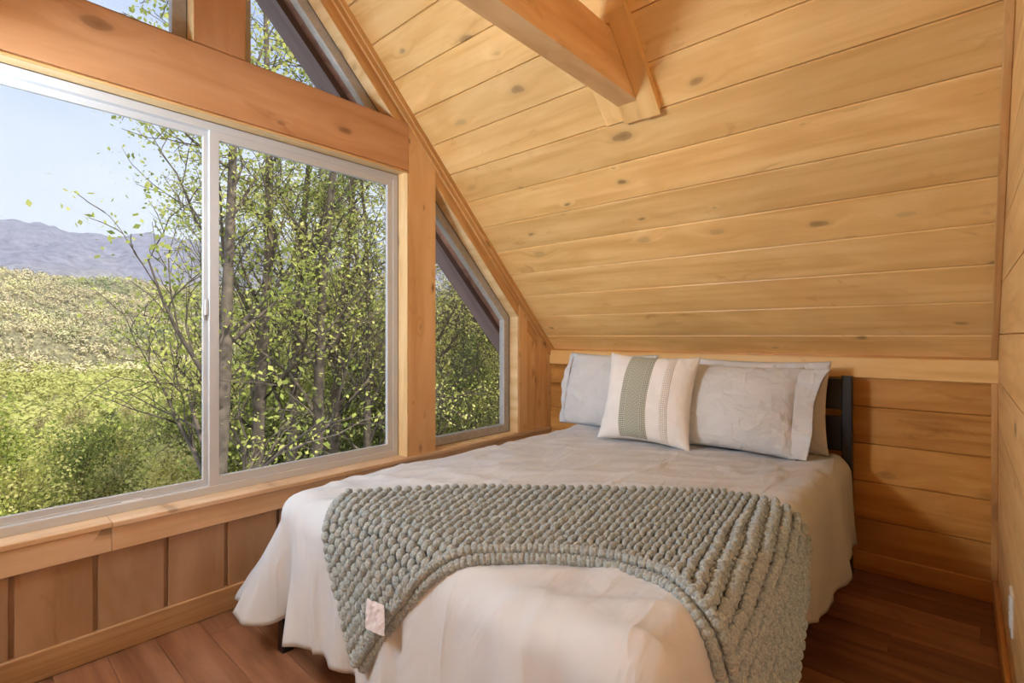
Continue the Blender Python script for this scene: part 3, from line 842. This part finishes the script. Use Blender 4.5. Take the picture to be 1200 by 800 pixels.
def surf_strip(name, parent, pt, a0, a1, b0, b1, off, mat, nx=10, ny=50, wav=0, w=1, h=1):
    V = []; Fc = []; uv = []
    for i in range(nx + 1):
        for j in range(ny + 1):
            fa, fb = i / nx, j / ny
            bb = b0 + (b1 - b0) * fb
            a = a0 + (a1 - a0) * fa + wav * math.cos(bb * 1.5)
            P = pt(a, bb, 1); P.z += off * (1 if 0 < i < nx else .2)
            V.append(P); uv.append((fa, fb))
    for i in range(nx):
        for j in range(ny):
            q = i * (ny + 1) + j; Fc.append((q, q + ny + 1, q + ny + 2, q + 1))
    me = mesh(V, Fc, True)
    ul = me.uv_layers.new(name='UVMap')
    for lp in me.loops: ul.data[lp.index].uv = uv[lp.vertex_index]
    return link(name, me, mat, parent)
def hem_cuff(parent, w, h, side, wd, mat, seed, shear=0):
    """open end of a pillowcase: flat double flange past the stuffing"""
    V = []; Fc = []; n = 36; m_ = 8
    for layer in (1, -1):
        b0 = len(V)
        for i in range(m_ + 1):
            for j in range(n + 1):
                fb = j / n * 2 - 1; fa = i / m_
                open_ = .004 + .030 * (1 - fb ** 4) * (1 - .35 * fa)
                x = side * (w / 2 * .90 + wd * fa * (1 + .07 * math.sin(fb * 5 + seed)) + shear * fa * (.4 * fb + .6 * max(0, fb) ** 4 * 2))
                y = fb * (h / 2) * (.955 + .03 * fa)
                z = layer * open_ + .012 * math.sin(fb * 4 + seed) * fa + .006 * math.sin(fb * 15 + seed) * fa
                V.append((x, y, z))
        for i in range(m_):
            for j in range(n):
                q = b0 + i * (n + 1) + j; Fc.append((q, q + n + 1, q + n + 2, q + 1))
    k = (m_ + 1) * (n + 1)
    for i in range(m_):
        for j in (0, n):
            q = i * (n + 1) + j; Fc.append((q, q + n + 1, k + q + n + 1, k + q))
    return link('hem', mesh(V, Fc, True), mat, parent)
zb = ZT + .008
R_ = math.radians
# back row lies almost upright against the headboard
e, pt = pillow('pillow', 'beige shaded pillow tucked behind the right one against the black headboard', (1.555, 2.925, zb + .225), 0, R_(8), .70, .47, .12, M['case'], 21, wr=.005)
e, pt = pillow('pillow', 'grey white pillow at the window end, behind the striped cushion', (.695, 2.82, zb + .235), R_(-6), R_(14), .68, .49, .17, M['case'], 3, wr=.006)
hem_cuff(e.children[0], .68, .49, -1, .045, M['case'], 1)
e, pt = pillow('pillow', 'grey white pillow right of the striped cushion with a flared open hem', (1.495, 2.775, zb + .212), R_(5), R_(22), .62, .47, .20, M['case'], 8, roll=R_(-1), wr=.007)
hem_cuff(e.children[0], .62, .47, 1, .085, M['case'], 4, .035)
# striped cushion
w_ = .515
e, pt = pillow('cushion', 'square white cushion with a grey green woven band, in front of the pillows', (1.09, 2.60, zb + .238), R_(9), R_(20), w_, w_ + .0, .21, M['white_cover'], 13, roll=R_(-2), wr=.007, pinch=.10)
e['category'] = 'cushion'
surf_strip('woven_band', e, pt, -.42, .16, -.965, .965, .0035, M['band'], wav=-.06)
surf_strip('openwork_trim', e, pt, .44, .60, -.97, .97, .003, M['lace'], nx=5, wav=-.06)

# ---- knitted throw, laid diagonally over the foot
def interp(pts, s):
    for (s0, a), (s1, b_) in zip(pts[:-1], pts[1:]):
        if s <= s1 or (s1, b_) == pts[-1]:
            f = (s - s0) / (s1 - s0)
            return Vector(a).lerp(Vector(b_), f)
def crom(pts, s):
    """smooth curve through (s, point)"""
    n = len(pts)
    for i in range(n - 1):
        if s <= pts[i + 1][0] or i == n - 2:
            s0, s1 = pts[i][0], pts[i + 1][0]
            f = (s - s0) / (s1 - s0)
            P1, P2 = Vector(pts[i][1]), Vector(pts[i + 1][1])
            def tang(j):
                a, b_ = max(0, j - 1), min(n - 1, j + 1)
                return (Vector(pts[b_][1]) - Vector(pts[a][1])) / (pts[b_][0] - pts[a][0])
            m0, m1 = tang(i) * (s1 - s0), tang(i + 1) * (s1 - s0)
            f2, f3 = f * f, f ** 3
            return P1 * (2 * f3 - 3 * f2 + 1) + m0 * (f3 - 2 * f2 + f) + P2 * (-2 * f3 + 3 * f2) + m1 * (f3 - f2)
FAR = [(0, (.72, .975)), (.2, (1.00, 1.29)), (.4, (1.30, 1.55)), (.6, (1.60, 1.785)), (.75, (1.79, 1.895)), (.88, (2.00, 1.90)), (1, (2.17, 1.80))]
NEAR = [(0, (1.10, .535)), (.2, (1.25, .735)), (.4, (1.475, .985)), (.55, (1.66, 1.130)), (.7, (1.84, 1.165)), (.82, (2.02, 1.13)), (1, (2.58, 1.40))]
def surf(u, v, off):
    ex = max(0, u - XB) if u > (XA + XB) / 2 else -max(0, XA - u)
    ey = max(0, YA - v)
    e = math.hypot(ex, ey)
    if e < 1e-6: return Vector((u, v, ZT + off))
    d = (ex / e, -ey / e)
    b_ = (min(max(u, XA), XB), max(v, YA))
    sb = .07 + .05 * (ey / e)
    return drape(b_, d, e, sb, 0, off)
def cloth_pt(s, t, off):
    F_, N_ = crom(FAR, s), crom(NEAR, s)
    q = F_.lerp(N_, t)
    return surf(q.x, q.y, off)
def frame_at(s, t, off):
    P = cloth_pt(s, t, off); h = .004
    ds = (cloth_pt(s + h, t, off) - cloth_pt(s - h, t, off)); dt = (cloth_pt(s, t + h, off) - cloth_pt(s, t - h, off))
    ls, lt = ds.length / (2 * h), dt.length / (2 * h)
    ds.normalize(); dt.normalize()
    n = ds.cross(dt).normalized()
    if n.z < -.05 or (abs(n.z) <= .25 and (n.x - n.y) < 0): n = -n
    return P, ds, dt, n, ls, lt
bmi = bmesh.new(); bmesh.ops.create_icosphere(bmi, subdivisions=2, radius=1)
ICO_V = [v.co.copy() for v in bmi.verts]; ICO_F = [tuple(v.index for v in f.verts) for f in bmi.faces]; bmi.free()
bmi = bmesh.new(); bmesh.ops.create_icosphere(bmi, subdivisions=1, radius=1)
ICO1_V = [v.co.copy() for v in bmi.verts]; ICO1_F = [tuple(v.index for v in f.verts) for f in bmi.faces]; bmi.free()
TV, TF = [], []
def bead(P, ax, ay, az, rx, ry, rz, V=TV, Fc=TF, lo=False):
    b0 = len(V)
    sd = random.random() * 50
    for v in (ICO1_V if lo else ICO_V):
        k = 1 + .13 * mn.noise(v * 1.7 + Vector((sd, 0, 0)))
        V.append(P + ax * (v.x * rx * k) + ay * (v.y * ry * k) + az * (v.z * rz * k))
    Fc.extend([(a + b0, b_ + b0, c + b0) for a, b_, c in (ICO1_F if lo else ICO_F)])
th = empty('knit_throw', (1.5, 1.2, ZT)); tag(th, 'chunky grey green knitted throw laid diagonally across the foot of the bed', 'blanket')
NC = 60
for i in range(NC):
    s = (i + .5) / NC
    lt = (cloth_pt(s, 1, 0) - cloth_pt(s, 0, 0)).length
    lt = sum((cloth_pt(s, (k + 1) / 12, 0) - cloth_pt(s, k / 12, 0)).length for k in range(12))
    nb = max(12, int(lt / .0285))
    for j in range(nb):
        t = (j + .5 + random.uniform(-.08, .08)) / nb
        wob = .0009 * math.sin(j * .7 + i)
        P, ds, dt, n, ls, l2 = frame_at(s + wob + (.03 if j % 2 else -.03) / NC, t, .029)
        px = ls / NC
        tilt = .35 if j % 2 else -.30
        a1 = (dt * math.cos(tilt) + ds * math.sin(tilt)).normalized(); a2 = n.cross(a1)
        bead(P + n * random.uniform(-.003, .003), a2, a1, n, px * .40, .0195, .0150)
        # low bead between two columns
        P, ds, dt, n, ls, l2 = frame_at(min(.999, s + .5 / NC), min(.999, t + .5 / nb), .020)
        if i < NC - 1: bead(P, ds, dt, n, px * .27, .0165, .010, lo=True)
    # far and near edge loops
me = mesh(TV, TF, True); o = link('knit_stitches', me, M['yarn'], th); o['kind'] = 'stuff'
o.matrix_parent_inverse = Matrix.Translation((-1.5, -1.2, -ZT))
# under layer of the folded throw, peeping out along the near edge and at the left end
TV2, TF2 = [], []
for k in range(112):
    s = (k + .5) / 112
    for (t, off, r) in ((1.0, .026, .0175), (1.035, .008, .0185), (1.0, .008, .017)):
        P, ds, dt, n, ls, l2 = frame_at(s, t, off)
        tl = .5 if k % 2 else -.35
        a1 = (ds * math.cos(tl) + dt * math.sin(tl)).normalized()
        bead(P, a1, n.cross(a1), n, ls / 112 * .80, r * .85, r * .85, TV2, TF2)
for k in range(34):
    t = (k + .5) / 34
    for s in (-.004, 1.002):
        P, ds, dt, n, ls, l2 = frame_at(s, t, .010)
        bead(P, ds, dt, n, .016, .0165, .015, TV2, TF2)
o = link('folded_edge', mesh(TV2, TF2, True), M['yarn'], th); o['kind'] = 'stuff'
o.matrix_parent_inverse = Matrix.Translation((-1.5, -1.2, -ZT))
SV, SF = [], []
for i in range(61):
    for j in range(31):
        SV.append(cloth_pt(i / 60, j / 30 * 1.01, .012))
for i in range(60):
    for j in range(30):
        q = i * 31 + j; SF.append((q, q + 31, q + 32, q + 1))
o = link('base_layer', mesh(SV, SF, True), M['yarn'], th); o.matrix_parent_inverse = Matrix.Translation((-1.5, -1.2, -ZT))
# care tag
V, Fc = [], []
P0, ds, dt, n, ls, l2 = frame_at(.165, .965, .052)
for i in range(7):
    for j in range(7):
        a, b_ = i / 6 - .5, j / 6 - .5
        a, b_ = (a * .085 + b_ * .075) * .72, (b_ * .075 - a * .085) * .72
        V.append(P0 + ds * a + n.cross(ds) * b_ + n * (.008 * mn.noise(Vector((a * 60, b_ * 60, 3))) + .002))
for i in range(6):
    for j in range(6):
        q = i * 7 + j; Fc.append((q, q + 7, q + 8, q + 1))
o = link('care_tag', mesh(V, Fc, False), M['tag'], th); o.matrix_parent_inverse = Matrix.Translation((-1.5, -1.2, -ZT)); o['label'] = 'crumpled white care tag'

# ================================================================ outside
CX, CY, CZ = 2.4, 0.0, 1.2
ct_, st_ = math.cos(TH), math.sin(TH)
def dir_px(px):
    u = (px - 600) / FPX
    d = Vector((u * ct_ - st_, u * st_ + ct_)); l = d.length
    return d / l, l            # unit direction on the plan, px scale
def u_of(x, y):
    dx, dy = x - CX, y - CY
    r = dx * ct_ + dy * st_; f = -dx * st_ + dy * ct_
    return r / f if f > 1e-3 else (9 if r > 0 else -9)
def lerp_tab(tab, r):
    if r <= tab[0][0]: return tab[0][1]
    for (a, x), (b_, y) in zip(tab[:-1], tab[1:]):
        if r <= b_: return x + (y - x) * (r - a) / (b_ - a)
    return tab[-1][1]
TL = [(0, -5), (15, -9), (25, -13), (40, -17.5), (70, -22), (130, -28), (220, -32), (400, -28), (560, -14), (900, 66), (1050, 62), (1300, 30), (1700, 60), (2200, 250), (2700, 425), (3300, 300)]
TM = [(0, -4), (10, -4.5), (20, -6), (40, -10), (80, -17), (160, -26), (400, -28), (560, -15), (900, 60), (1050, 55), (1300, 30), (1700, 60), (2200, 250), (2700, 425), (3300, 300)]
TR = [(0, -3.2), (10, -3.0), (20, -2.6), (40, 0), (80, 9), (160, 22), (400, 30), (900, 60), (1300, 60), (2200, 250), (2700, 380), (3300, 300)]
def sstep(a, b_, x):
    t = min(1, max(0, (x - a) / (b_ - a))); return t * t * (3 - 2 * t)
def ground(x, y):
    r = math.hypot(x - CX, y - CY); u = u_of(x, y)
    if y < CY - 10 and u > 5: u = -2
    w1 = sstep(-.72, -.42, u); w2 = sstep(-.20, .05, u)
    z = lerp_tab(TL, r) * (1 - w1) + lerp_tab(TM, r) * w1
    z = z * (1 - w2) + lerp_tab(TR, r) * w2
    v = Vector((x, y, 0))
    amp = min(1, r / 150)
    z += mn.noise(v * .009) * 9 * amp * min(1, r / 300) + mn.noise(v * .03) * 1.5 * amp
    if 330 < r:
        k = sstep(330, 600, r) * (1 - .6 * sstep(1000, 1300, r))
        z += ((.5 - abs(mn.noise(Vector((x * .0075 + 3, y * .0055, 1.3))))) * 46 - 16) * k
    if r > 600:
        k = sstep(600, 1500, r)
        q = mn.noise(v * .0035); q2 = mn.noise(v * .0085 + Vector((4, 2, 0)))
        z += (1 - abs(q) * 2) * 42 * k - 20 * k + q2 * 24 * k + mn.noise(v * .03) * 7 * k
        z += 15 * mn.noise(Vector((x * .0022, y * .0022, 5))) * k
    return z
def terrain(name, rads, u0, u1, nu, mat, label):
    V, Fc = [], []
    a0, a1 = math.atan(u0), math.atan(u1)
    for r in rads:
        for i in range(nu + 1):
            a = a0 + (a1 - a0) * i / nu
            u = math.tan(a); d = Vector((u * ct_ - st_, u * st_ + ct_)).normalized()
            x, y = CX + d.x * r, CY + d.y * r
            V.append((x, y, ground(x, y)))
    n = nu + 1
    for j in range(len(rads) - 1):
        for i in range(nu):
            q = j * n + i; Fc.append((q, q + 1, q + n + 1, q + n))
    o = link(name, mesh(V, Fc, True), mat)
    return o
# hillside and valley
rads = [6 + 500 * (i / 60) ** 1.9 for i in range(61)]
g = terrain('hillside_ground', [5.0] + rads, -2.2, .55, 110, M['ground'], ''); tag(g, 'leaf covered hillside falling away below the windows', 'hillside'); g['kind'] = 'structure'
# far ridge: bare purple grey forest, colours lightened to paint haze in
m, nt, b = newmat('hazed_bare_ridge_forest')
L = nt.links.new
tc = N(nt, 'ShaderNodeTexCoord'); n1 = N(nt, 'ShaderNodeTexNoise'); n1.inputs['Scale'].default_value = .035; n1.inputs['Detail'].default_value = 6; n1.inputs['Roughness'].default_value = .65
n2 = N(nt, 'ShaderNodeTexNoise'); n2.inputs['Scale'].default_value = .004; n2.inputs['Detail'].default_value = 4
L(tc.outputs['Object'], n1.inputs[0]); L(tc.outputs['Object'], n2.inputs[0])
sp = N(nt, 'ShaderNodeSeparateXYZ'); L(tc.outputs['Object'], sp.inputs[0])
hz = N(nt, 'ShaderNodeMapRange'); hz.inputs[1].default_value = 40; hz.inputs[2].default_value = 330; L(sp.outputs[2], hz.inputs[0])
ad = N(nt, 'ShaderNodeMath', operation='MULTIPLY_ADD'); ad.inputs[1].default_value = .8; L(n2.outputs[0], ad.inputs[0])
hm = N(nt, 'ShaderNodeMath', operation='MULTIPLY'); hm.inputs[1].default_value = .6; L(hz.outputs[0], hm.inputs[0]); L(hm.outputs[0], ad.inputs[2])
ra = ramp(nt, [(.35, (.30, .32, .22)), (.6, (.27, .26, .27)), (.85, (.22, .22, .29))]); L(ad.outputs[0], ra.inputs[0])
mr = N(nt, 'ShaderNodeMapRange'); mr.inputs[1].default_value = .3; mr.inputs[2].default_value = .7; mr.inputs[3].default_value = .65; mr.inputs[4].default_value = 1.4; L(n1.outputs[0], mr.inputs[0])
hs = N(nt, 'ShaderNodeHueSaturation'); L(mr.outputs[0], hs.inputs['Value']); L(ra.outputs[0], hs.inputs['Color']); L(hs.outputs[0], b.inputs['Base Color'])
b.inputs['Roughness'].default_value = 1; b.inputs['Specular IOR Level'].default_value = 0
bp = N(nt, 'ShaderNodeBump'); bp.inputs['Strength'].default_value = .8; bp.inputs['Distance'].default_value = 12; L(n1.outputs[0], bp.inputs['Height']); L(bp.outputs[0], b.inputs['Normal'])
M['ridge'] = m
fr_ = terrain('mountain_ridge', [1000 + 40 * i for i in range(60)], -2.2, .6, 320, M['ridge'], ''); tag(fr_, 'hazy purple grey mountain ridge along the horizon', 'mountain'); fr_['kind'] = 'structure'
mh = terrain('wooded_hill', [480 + 16 * i for i in range(36)], -2.2, .6, 150, M['ground'], ''); tag(mh, 'rounded wooded hill in front of the mountain ridge', 'hill'); mh['kind'] = 'structure'

# hill canopy: countless crowns, one object
rng = np.random.default_rng(5)
bmi = bmesh.new(); bmesh.ops.create_icosphere(bmi, subdivisions=1, radius=1)
IV = np.array([v.co[:] for v in bmi.verts]); IF = np.array([[v.index for v in f.verts] for f in bmi.faces]); bmi.free()
def blob_forest(name, pts, mat, label, cat, jit=.28):
    n = len(pts)
    P = np.array([p[:3] for p in pts]); R = np.array([p[3] for p in pts]); H = np.array([p[4] for p in pts])
    v = IV[None] * (1 + rng.uniform(-jit, jit, (n, len(IV), 1)))
    v = v * np.stack([R, R, H], 1)[:, None, :] + P[:, None, :]
    f = IF[None] + (np.arange(n) * len(IV))[:, None, None]
    V = v.reshape(-1, 3); Fx = f.reshape(-1, 3)
    me = bpy.data.meshes.new(name)
    me.vertices.add(len(V)); me.vertices.foreach_set('co', V.ravel())
    me.loops.add(Fx.size); me.loops.foreach_set('vertex_index', Fx.ravel().astype(np.int32))
    me.polygons.add(len(Fx)); me.polygons.foreach_set('loop_start', np.arange(0, Fx.size, 3, dtype=np.int32)); me.polygons.foreach_set('loop_total', np.full(len(Fx), 3, dtype=np.int32))
    me.update(calc_edges=True)
    o = link(name, me, mat)
    tag(o, label, cat); o['kind'] = 'stuff'
    return o
def scatter(n, r0, r1, u0, u1, smin, smax, hfac=1.1, dens=1.0):
    out = []
    a0, a1 = math.atan(u0), math.atan(u1)
    for _ in range(n):
        a = random.uniform(a0, a1); r = math.sqrt(random.uniform(r0 * r0, r1 * r1)) if dens == 1 else r0 + (r1 - r0) * random.random() ** dens
        u = math.tan(a); d = Vector((u * ct_ - st_, u * st_ + ct_)).normalized()
        x, y = CX + d.x * r, CY + d.y * r
        sz = random.uniform(smin, smax)
        out.append((x, y, ground(x, y) + sz * hfac * .7, sz, sz * hfac))
    return out

# ---- detailed trees
def tree_mesh(seed, H, spread, levels=3, trunk_r=.14, nleaf=6000, leaf=.09, first=.30, lean=.04, leafclump=.35, whorl=False):
    rnd = random.Random(seed)
    TVv, TFf, tips = [], [], []
    def tube(pts, rads, n):
        b0 = len(TVv)
        for i, (p, r) in enumerate(zip(pts, rads)):
            d = (pts[min(i + 1, len(pts) - 1)] - pts[max(i - 1, 0)]).normalized()
            a = d.orthogonal().normalized(); b_ = d.cross(a)
            for k in range(n):
                t = 2 * math.pi * k / n; TVv.append(p + (a * math.cos(t) + b_ * math.sin(t)) * r)
        for i in range(len(pts) - 1):
            for k in range(n):
                q = b0 + i * n; TFf.append((q + k, q + (k + 1) % n, q + n + (k + 1) % n, q + n + k))
    def grow(p, d, L_, r, lv):
        n = 9 if lv == 0 else 5
        pts = [p]; rr = [r]
        for i in range(n):
            j = Vector((rnd.gauss(0, 1), rnd.gauss(0, 1), rnd.gauss(0, .6))) * (.035 if lv == 0 else .16)
            d = (d + j + Vector((0, 0, .03 if lv else .06))).normalized()
            pts.append(pts[-1] + d * (L_ / n)); rr.append(r * (1 - .85 * (i + 1) / n) + .004)
        tube(pts, rr, 7 if lv == 0 else (5 if lv == 1 else 3))
        if lv < levels:
            cnt = {0: 20, 1: 7, 2: 4}[lv]
            for k in range(cnt):
                f = first + (1 - first) * (k + rnd.random()) / cnt if lv == 0 else .2 + .8 * (k + rnd.random()) / cnt
                i = min(n - 1, int(f * n)); q = pts[i].lerp(pts[i + 1], f * n - i)
                az = rnd.uniform(0, 2 * math.pi)
                base = (pts[i + 1] - pts[i]).normalized()
                side = base.orthogonal().normalized(); side.rotate(Matrix.Rotation(az, 3, base))
                ang = rnd.uniform(.5, 1.0) if not whorl else rnd.uniform(1.2, 1.6)
                nd = base * math.cos(ang) + side * math.sin(ang)
                l2 = L_ * (spread * (1.15 - .8 * f) if lv == 0 else .5) * rnd.uniform(.6, 1.1)
                grow(q, nd, l2, max(.006, rr[i] * .42), lv + 1)
        if lv >= 1:
            for i in range(1, len(pts)): tips.append((pts[i], .35 if lv == 1 else .7))
    grow(Vector((0, 0, -.6)), Vector((rnd.uniform(-lean, lean), rnd.uniform(-lean, lean), 1)).normalized(), H, trunk_r, 0)
    r2 = np.random.default_rng(seed)
    tp = np.array([t[0][:] for t in tips]); wt = np.array([t[1] for t in tips]); wt /= wt.sum()
    idx = r2.choice(len(tp), nleaf, p=wt)
    c = tp[idx] + r2.normal(0, leafclump, (nleaf, 3)) * [1, 1, .7]
    a = r2.normal(0, 1, (nleaf, 3)); a /= np.linalg.norm(a, axis=1)[:, None]
    nrm = r2.normal(0, .7, (nleaf, 3)) + [0, 0, 1.0]
    b_ = np.cross(a, nrm); b_ /= np.linalg.norm(b_, axis=1)[:, None]
    s = leaf * r2.uniform(.6, 1.3, (nleaf, 1))
    q = np.stack([c - a * s * .6, c + b_ * s * .42, c + a * s * .7, c - b_ * s * .42], 1).reshape(-1, 3)
    lf = np.arange(nleaf * 4).reshape(-1, 4)
    ml = bpy.data.meshes.new('foliage'); ml.from_pydata(q.tolist(), [], lf.tolist()); ml.update()
    mt = mesh(TVv, TFf, True)
    return mt, ml
near = [tree_mesh(s_, 16, .26, 3, .17, nl, .070, .22, .015, .20) for s_, nl in ((1, 8600), (2, 7600), (3, 6400), (4, 4200))]
under = [tree_mesh(s_, 6.0, .42, 2, .05, nl, .06, .15, .16, .25) for s_, nl in ((11, 3600), (12, 2600), (13, 3000))]
leafy = [tree_mesh(s_, 12, .44, 3, .13, nl, .115, .18, .04, .42) for s_, nl in ((41, 13000), (42, 11000), (43, 8000))]
mid = [tree_mesh(s_, 13, .38, 2, .16, nl, .30, .22, .05, .62) for s_, nl in ((21, 3400), (22, 2600), (23, 3000), (24, 2200))]
fir = [tree_mesh(31, 12, .30, 2, .13, 5200, .16, .08, .02, .24, whorl=True)]
M['leaf_olive'] = leafmat('olive_leaves', [(.12, .16, .05), (.24, .29, .08), (.40, .43, .13), (.52, .46, .20)], trans=.3)
for q, (mt, ml) in enumerate(near + under + leafy): mt.materials.append(M['bark']); ml.materials.append(M['leaf_olive' if q in (8, 3, 5) else 'leaf_near'])
for mt, ml in mid: mt.materials.append(M['bark']); ml.materials.append(M['leaf_mid'])
for mt, ml in fir: mt.materials.append(M['bark']); ml.materials.append(M['leaf_dark'])
def put_tree(name, pair, x, y, sc, label, group, rz=None, zofs=0, tilt=0):
    e = empty(name, (x, y, ground(x, y) + zofs)); e.rotation_euler = (tilt, 0, random.uniform(0, 6.28) if rz is None else rz); e.scale = (sc, sc, sc)
    tag(e, label, 'tree', group)
    link('trunk', pair[0], None, e); link('foliage', pair[1], None, e)
    return e
def at(px, r):
    d, l = dir_px(px); return CX + d.x * r, CY + d.y * r
# the row of trees by the house: pixel column, distance, which, scale
NEAR_T = [(249, 10.5, 1, 1.05, 'slender leafy tree leaning in from the mullion over the mountain view'),
          (292, 12.5, 0, 1.05, 'thick trunked tree just right of the window mullion'),
          (338, 16.0, 2, 1.05, 'dark trunked tree left of the forked pair in the right sash'),
          (366, 13.0, 3, 1.0, 'forked tree in the middle of the right sash'),
          (392, 15.5, 1, 1.1, 'pale straight trunk right of the forked tree'),
          (432, 14.0, 3, .8, 'curved thin tree near the right edge of the right sash'),
          (452, 20.0, 2, .95, 'tree behind the timber post beside the right sash'),
          (318, 24.0, 1, 1.1, 'tree standing behind the dark trunks in the right sash'),
          (262, 22.0, 3, 1.05, 'tree behind the window mullion')]
for px, r, k, sc, lb in NEAR_T:
    x, y = at(px, r); put_tree('tree', near[k], x, y, sc, lb, None, rz=px * .7)
for i in range(46):
    px = random.uniform(480, 680); r = random.uniform(12.5, 40)
    x, y = at(px, r); put_tree('tree', (near + under)[random.choice([1, 3, 3, 3, 5, 6])], x, y, random.uniform(.6, 1.05), 'thin woodland tree seen through the side window', 'woodland trees beyond the side window')
for i in range(20):
    px = random.uniform(250, 480); r = random.uniform(22, 55)
    x, y = at(px, r); put_tree('tree', (near + under)[random.choice([1, 3, 4, 5, 6])], x, y, random.uniform(.7, 1.0), 'slim woodland tree behind the front trunks of the right sash', 'woodland trees beyond the right sash')
for i in range(30):
    px = random.uniform(235, 640); r = random.uniform(12, 26)
    x, y = at(px, r); put_tree('sapling', random.choice(under), x, y, random.uniform(.35, .62), 'leafy sapling of the undergrowth on the slope', 'saplings on the slope')
for (px, r, sc, lb) in [(150, 34, .72, 'dark wide branched evergreen among the yellow green crowns'), (222, 20, .60, 'dark evergreen low beside the window mullion'), (196, 27, .62, 'grey green evergreen left of the mullion')]:
    x, y = at(px, r); put_tree('evergreen_tree', fir[0], x, y, sc, lb, None)
for i, (px, r, sc) in enumerate([(-60, 17, .60), (-10, 22, .62), (30, 17.5, .52), (72, 24, .66), (105, 18.5, .50), (140, 22, .62), (175, 17, .50), (215, 20, .62), (60, 30, .72), (160, 30, .74), (10, 36, .8), (120, 36, .74)]):
    x, y = at(px, r); put_tree('tree', leafy[i % 3], x, y, sc * 1.25, 'bright young tree growing just below the left sash', 'bright young trees below the left sash')
cnt = 0
while cnt < 175:
    a = random.uniform(math.atan(-1.2), math.atan(-.2)); u = math.tan(a); r = 19 + 150 * random.random() ** 1.6
    d = Vector((u * ct_ - st_, u * st_ + ct_)).normalized(); x, y = CX + d.x * r, CY + d.y * r
    put_tree('tree', random.choice(mid if r > 55 else leafy), x, y, random.uniform(.55, .95) * (1 if r > 30 else .8), 'yellow green tree of the valley canopy below the window', 'valley canopy trees')
    cnt += 1

def card_forest(name, pts, per, mat, label, cat):
    """merged crowns of leaf clumps for the trees too many to count"""
    n = len(pts)
    P = np.array([p[:3] for p in pts]); R = np.array([p[3] for p in pts]); H = np.array([p[4] for p in pts])
    d = rng.normal(0, 1, (n, per, 3)); d /= np.linalg.norm(d, axis=2)[..., None]
    rr = rng.uniform(.55, 1.0, (n, per, 1)); lob = 1 + .25 * np.sin(d[..., :1] * 5 + rng.uniform(0, 6, (n, 1, 1))) * np.cos(d[..., 1:2] * 4)
    c = d * rr * lob * np.stack([R, R, H], 1)[:, None, :] + P[:, None, :]
    w = d + rng.normal(0, .22, (n, per, 3)) + [0, 0, .25]; w /= np.linalg.norm(w, axis=2)[..., None]
    a = np.cross(rng.normal(0, 1, (n, per, 3)), w); a /= np.linalg.norm(a, axis=2)[..., None]
    b_ = np.cross(w, a)
    s_ = R[:, None, None] * rng.uniform(.14, .30, (n, per, 1))
    q = np.stack([c - a * s_, c + b_ * s_ * .6, c + a * s_ * .9, c - b_ * s_ * .6], 2).reshape(-1, 3)
    nf = n * per
    me = bpy.data.meshes.new(name)
    me.vertices.add(nf * 4); me.vertices.foreach_set('co', q.ravel())
    me.loops.add(nf * 4); me.loops.foreach_set('vertex_index', np.arange(nf * 4, dtype=np.int32))
    me.polygons.add(nf); me.polygons.foreach_set('loop_start', np.arange(0, nf * 4, 4, dtype=np.int32)); me.polygons.foreach_set('loop_total', np.full(nf, 4, dtype=np.int32))
    me.update(calc_edges=True)
    o = link(name, me, mat); tag(o, label, cat); o['kind'] = 'stuff'
    return o
card_forest('valley_canopy', scatter(3800, 110, 500, -1.25, .2, 2.2, 4.6, 1.2), 90, M['leaf_mid'], 'distant yellow green canopy filling the valley', 'forest')
card_forest('slope_thicket', scatter(1500, 30, 160, -.45, .35, 1.2, 2.6, 1.3), 120, M['leaf_mid'], 'thicket of green brush filling the slope behind the trunks', 'brush')
card_forest('hill_canopy', scatter(9000, 430, 960, -1.2, -.1, 2.6, 5.6, 1.1), 42, M['leaf_hill'], 'mixed spring canopy covering the rounded hill', 'forest')

# morning haze lying over the far hills
m = bpy.data.materials.new('valley_haze'); m.use_nodes = True; nt = m.node_tree; nt.nodes.clear()
vs_ = N(nt, 'ShaderNodeVolumeScatter'); vs_.inputs['Color'].default_value = (.80, .88, 1.0, 1); vs_.inputs['Density'].default_value = .00017; vs_.inputs['Anisotropy'].default_value = .1
o_ = N(nt, 'ShaderNodeOutputMaterial'); nt.links.new(vs_.outputs[0], o_.inputs['Volume'])
hz_ = link('valley_haze', mesh([(x, y, z) for x in (-3600, -420) for y in (-3200, 4200) for z in (-80, 640)], [(0, 1, 3, 2), (4, 6, 7, 5), (0, 4, 5, 1), (2, 3, 7, 6), (0, 2, 6, 4), (1, 5, 7, 3)]), m)
tag(hz_, 'thin bluish haze over the far hills', 'haze'); hz_['kind'] = 'stuff'
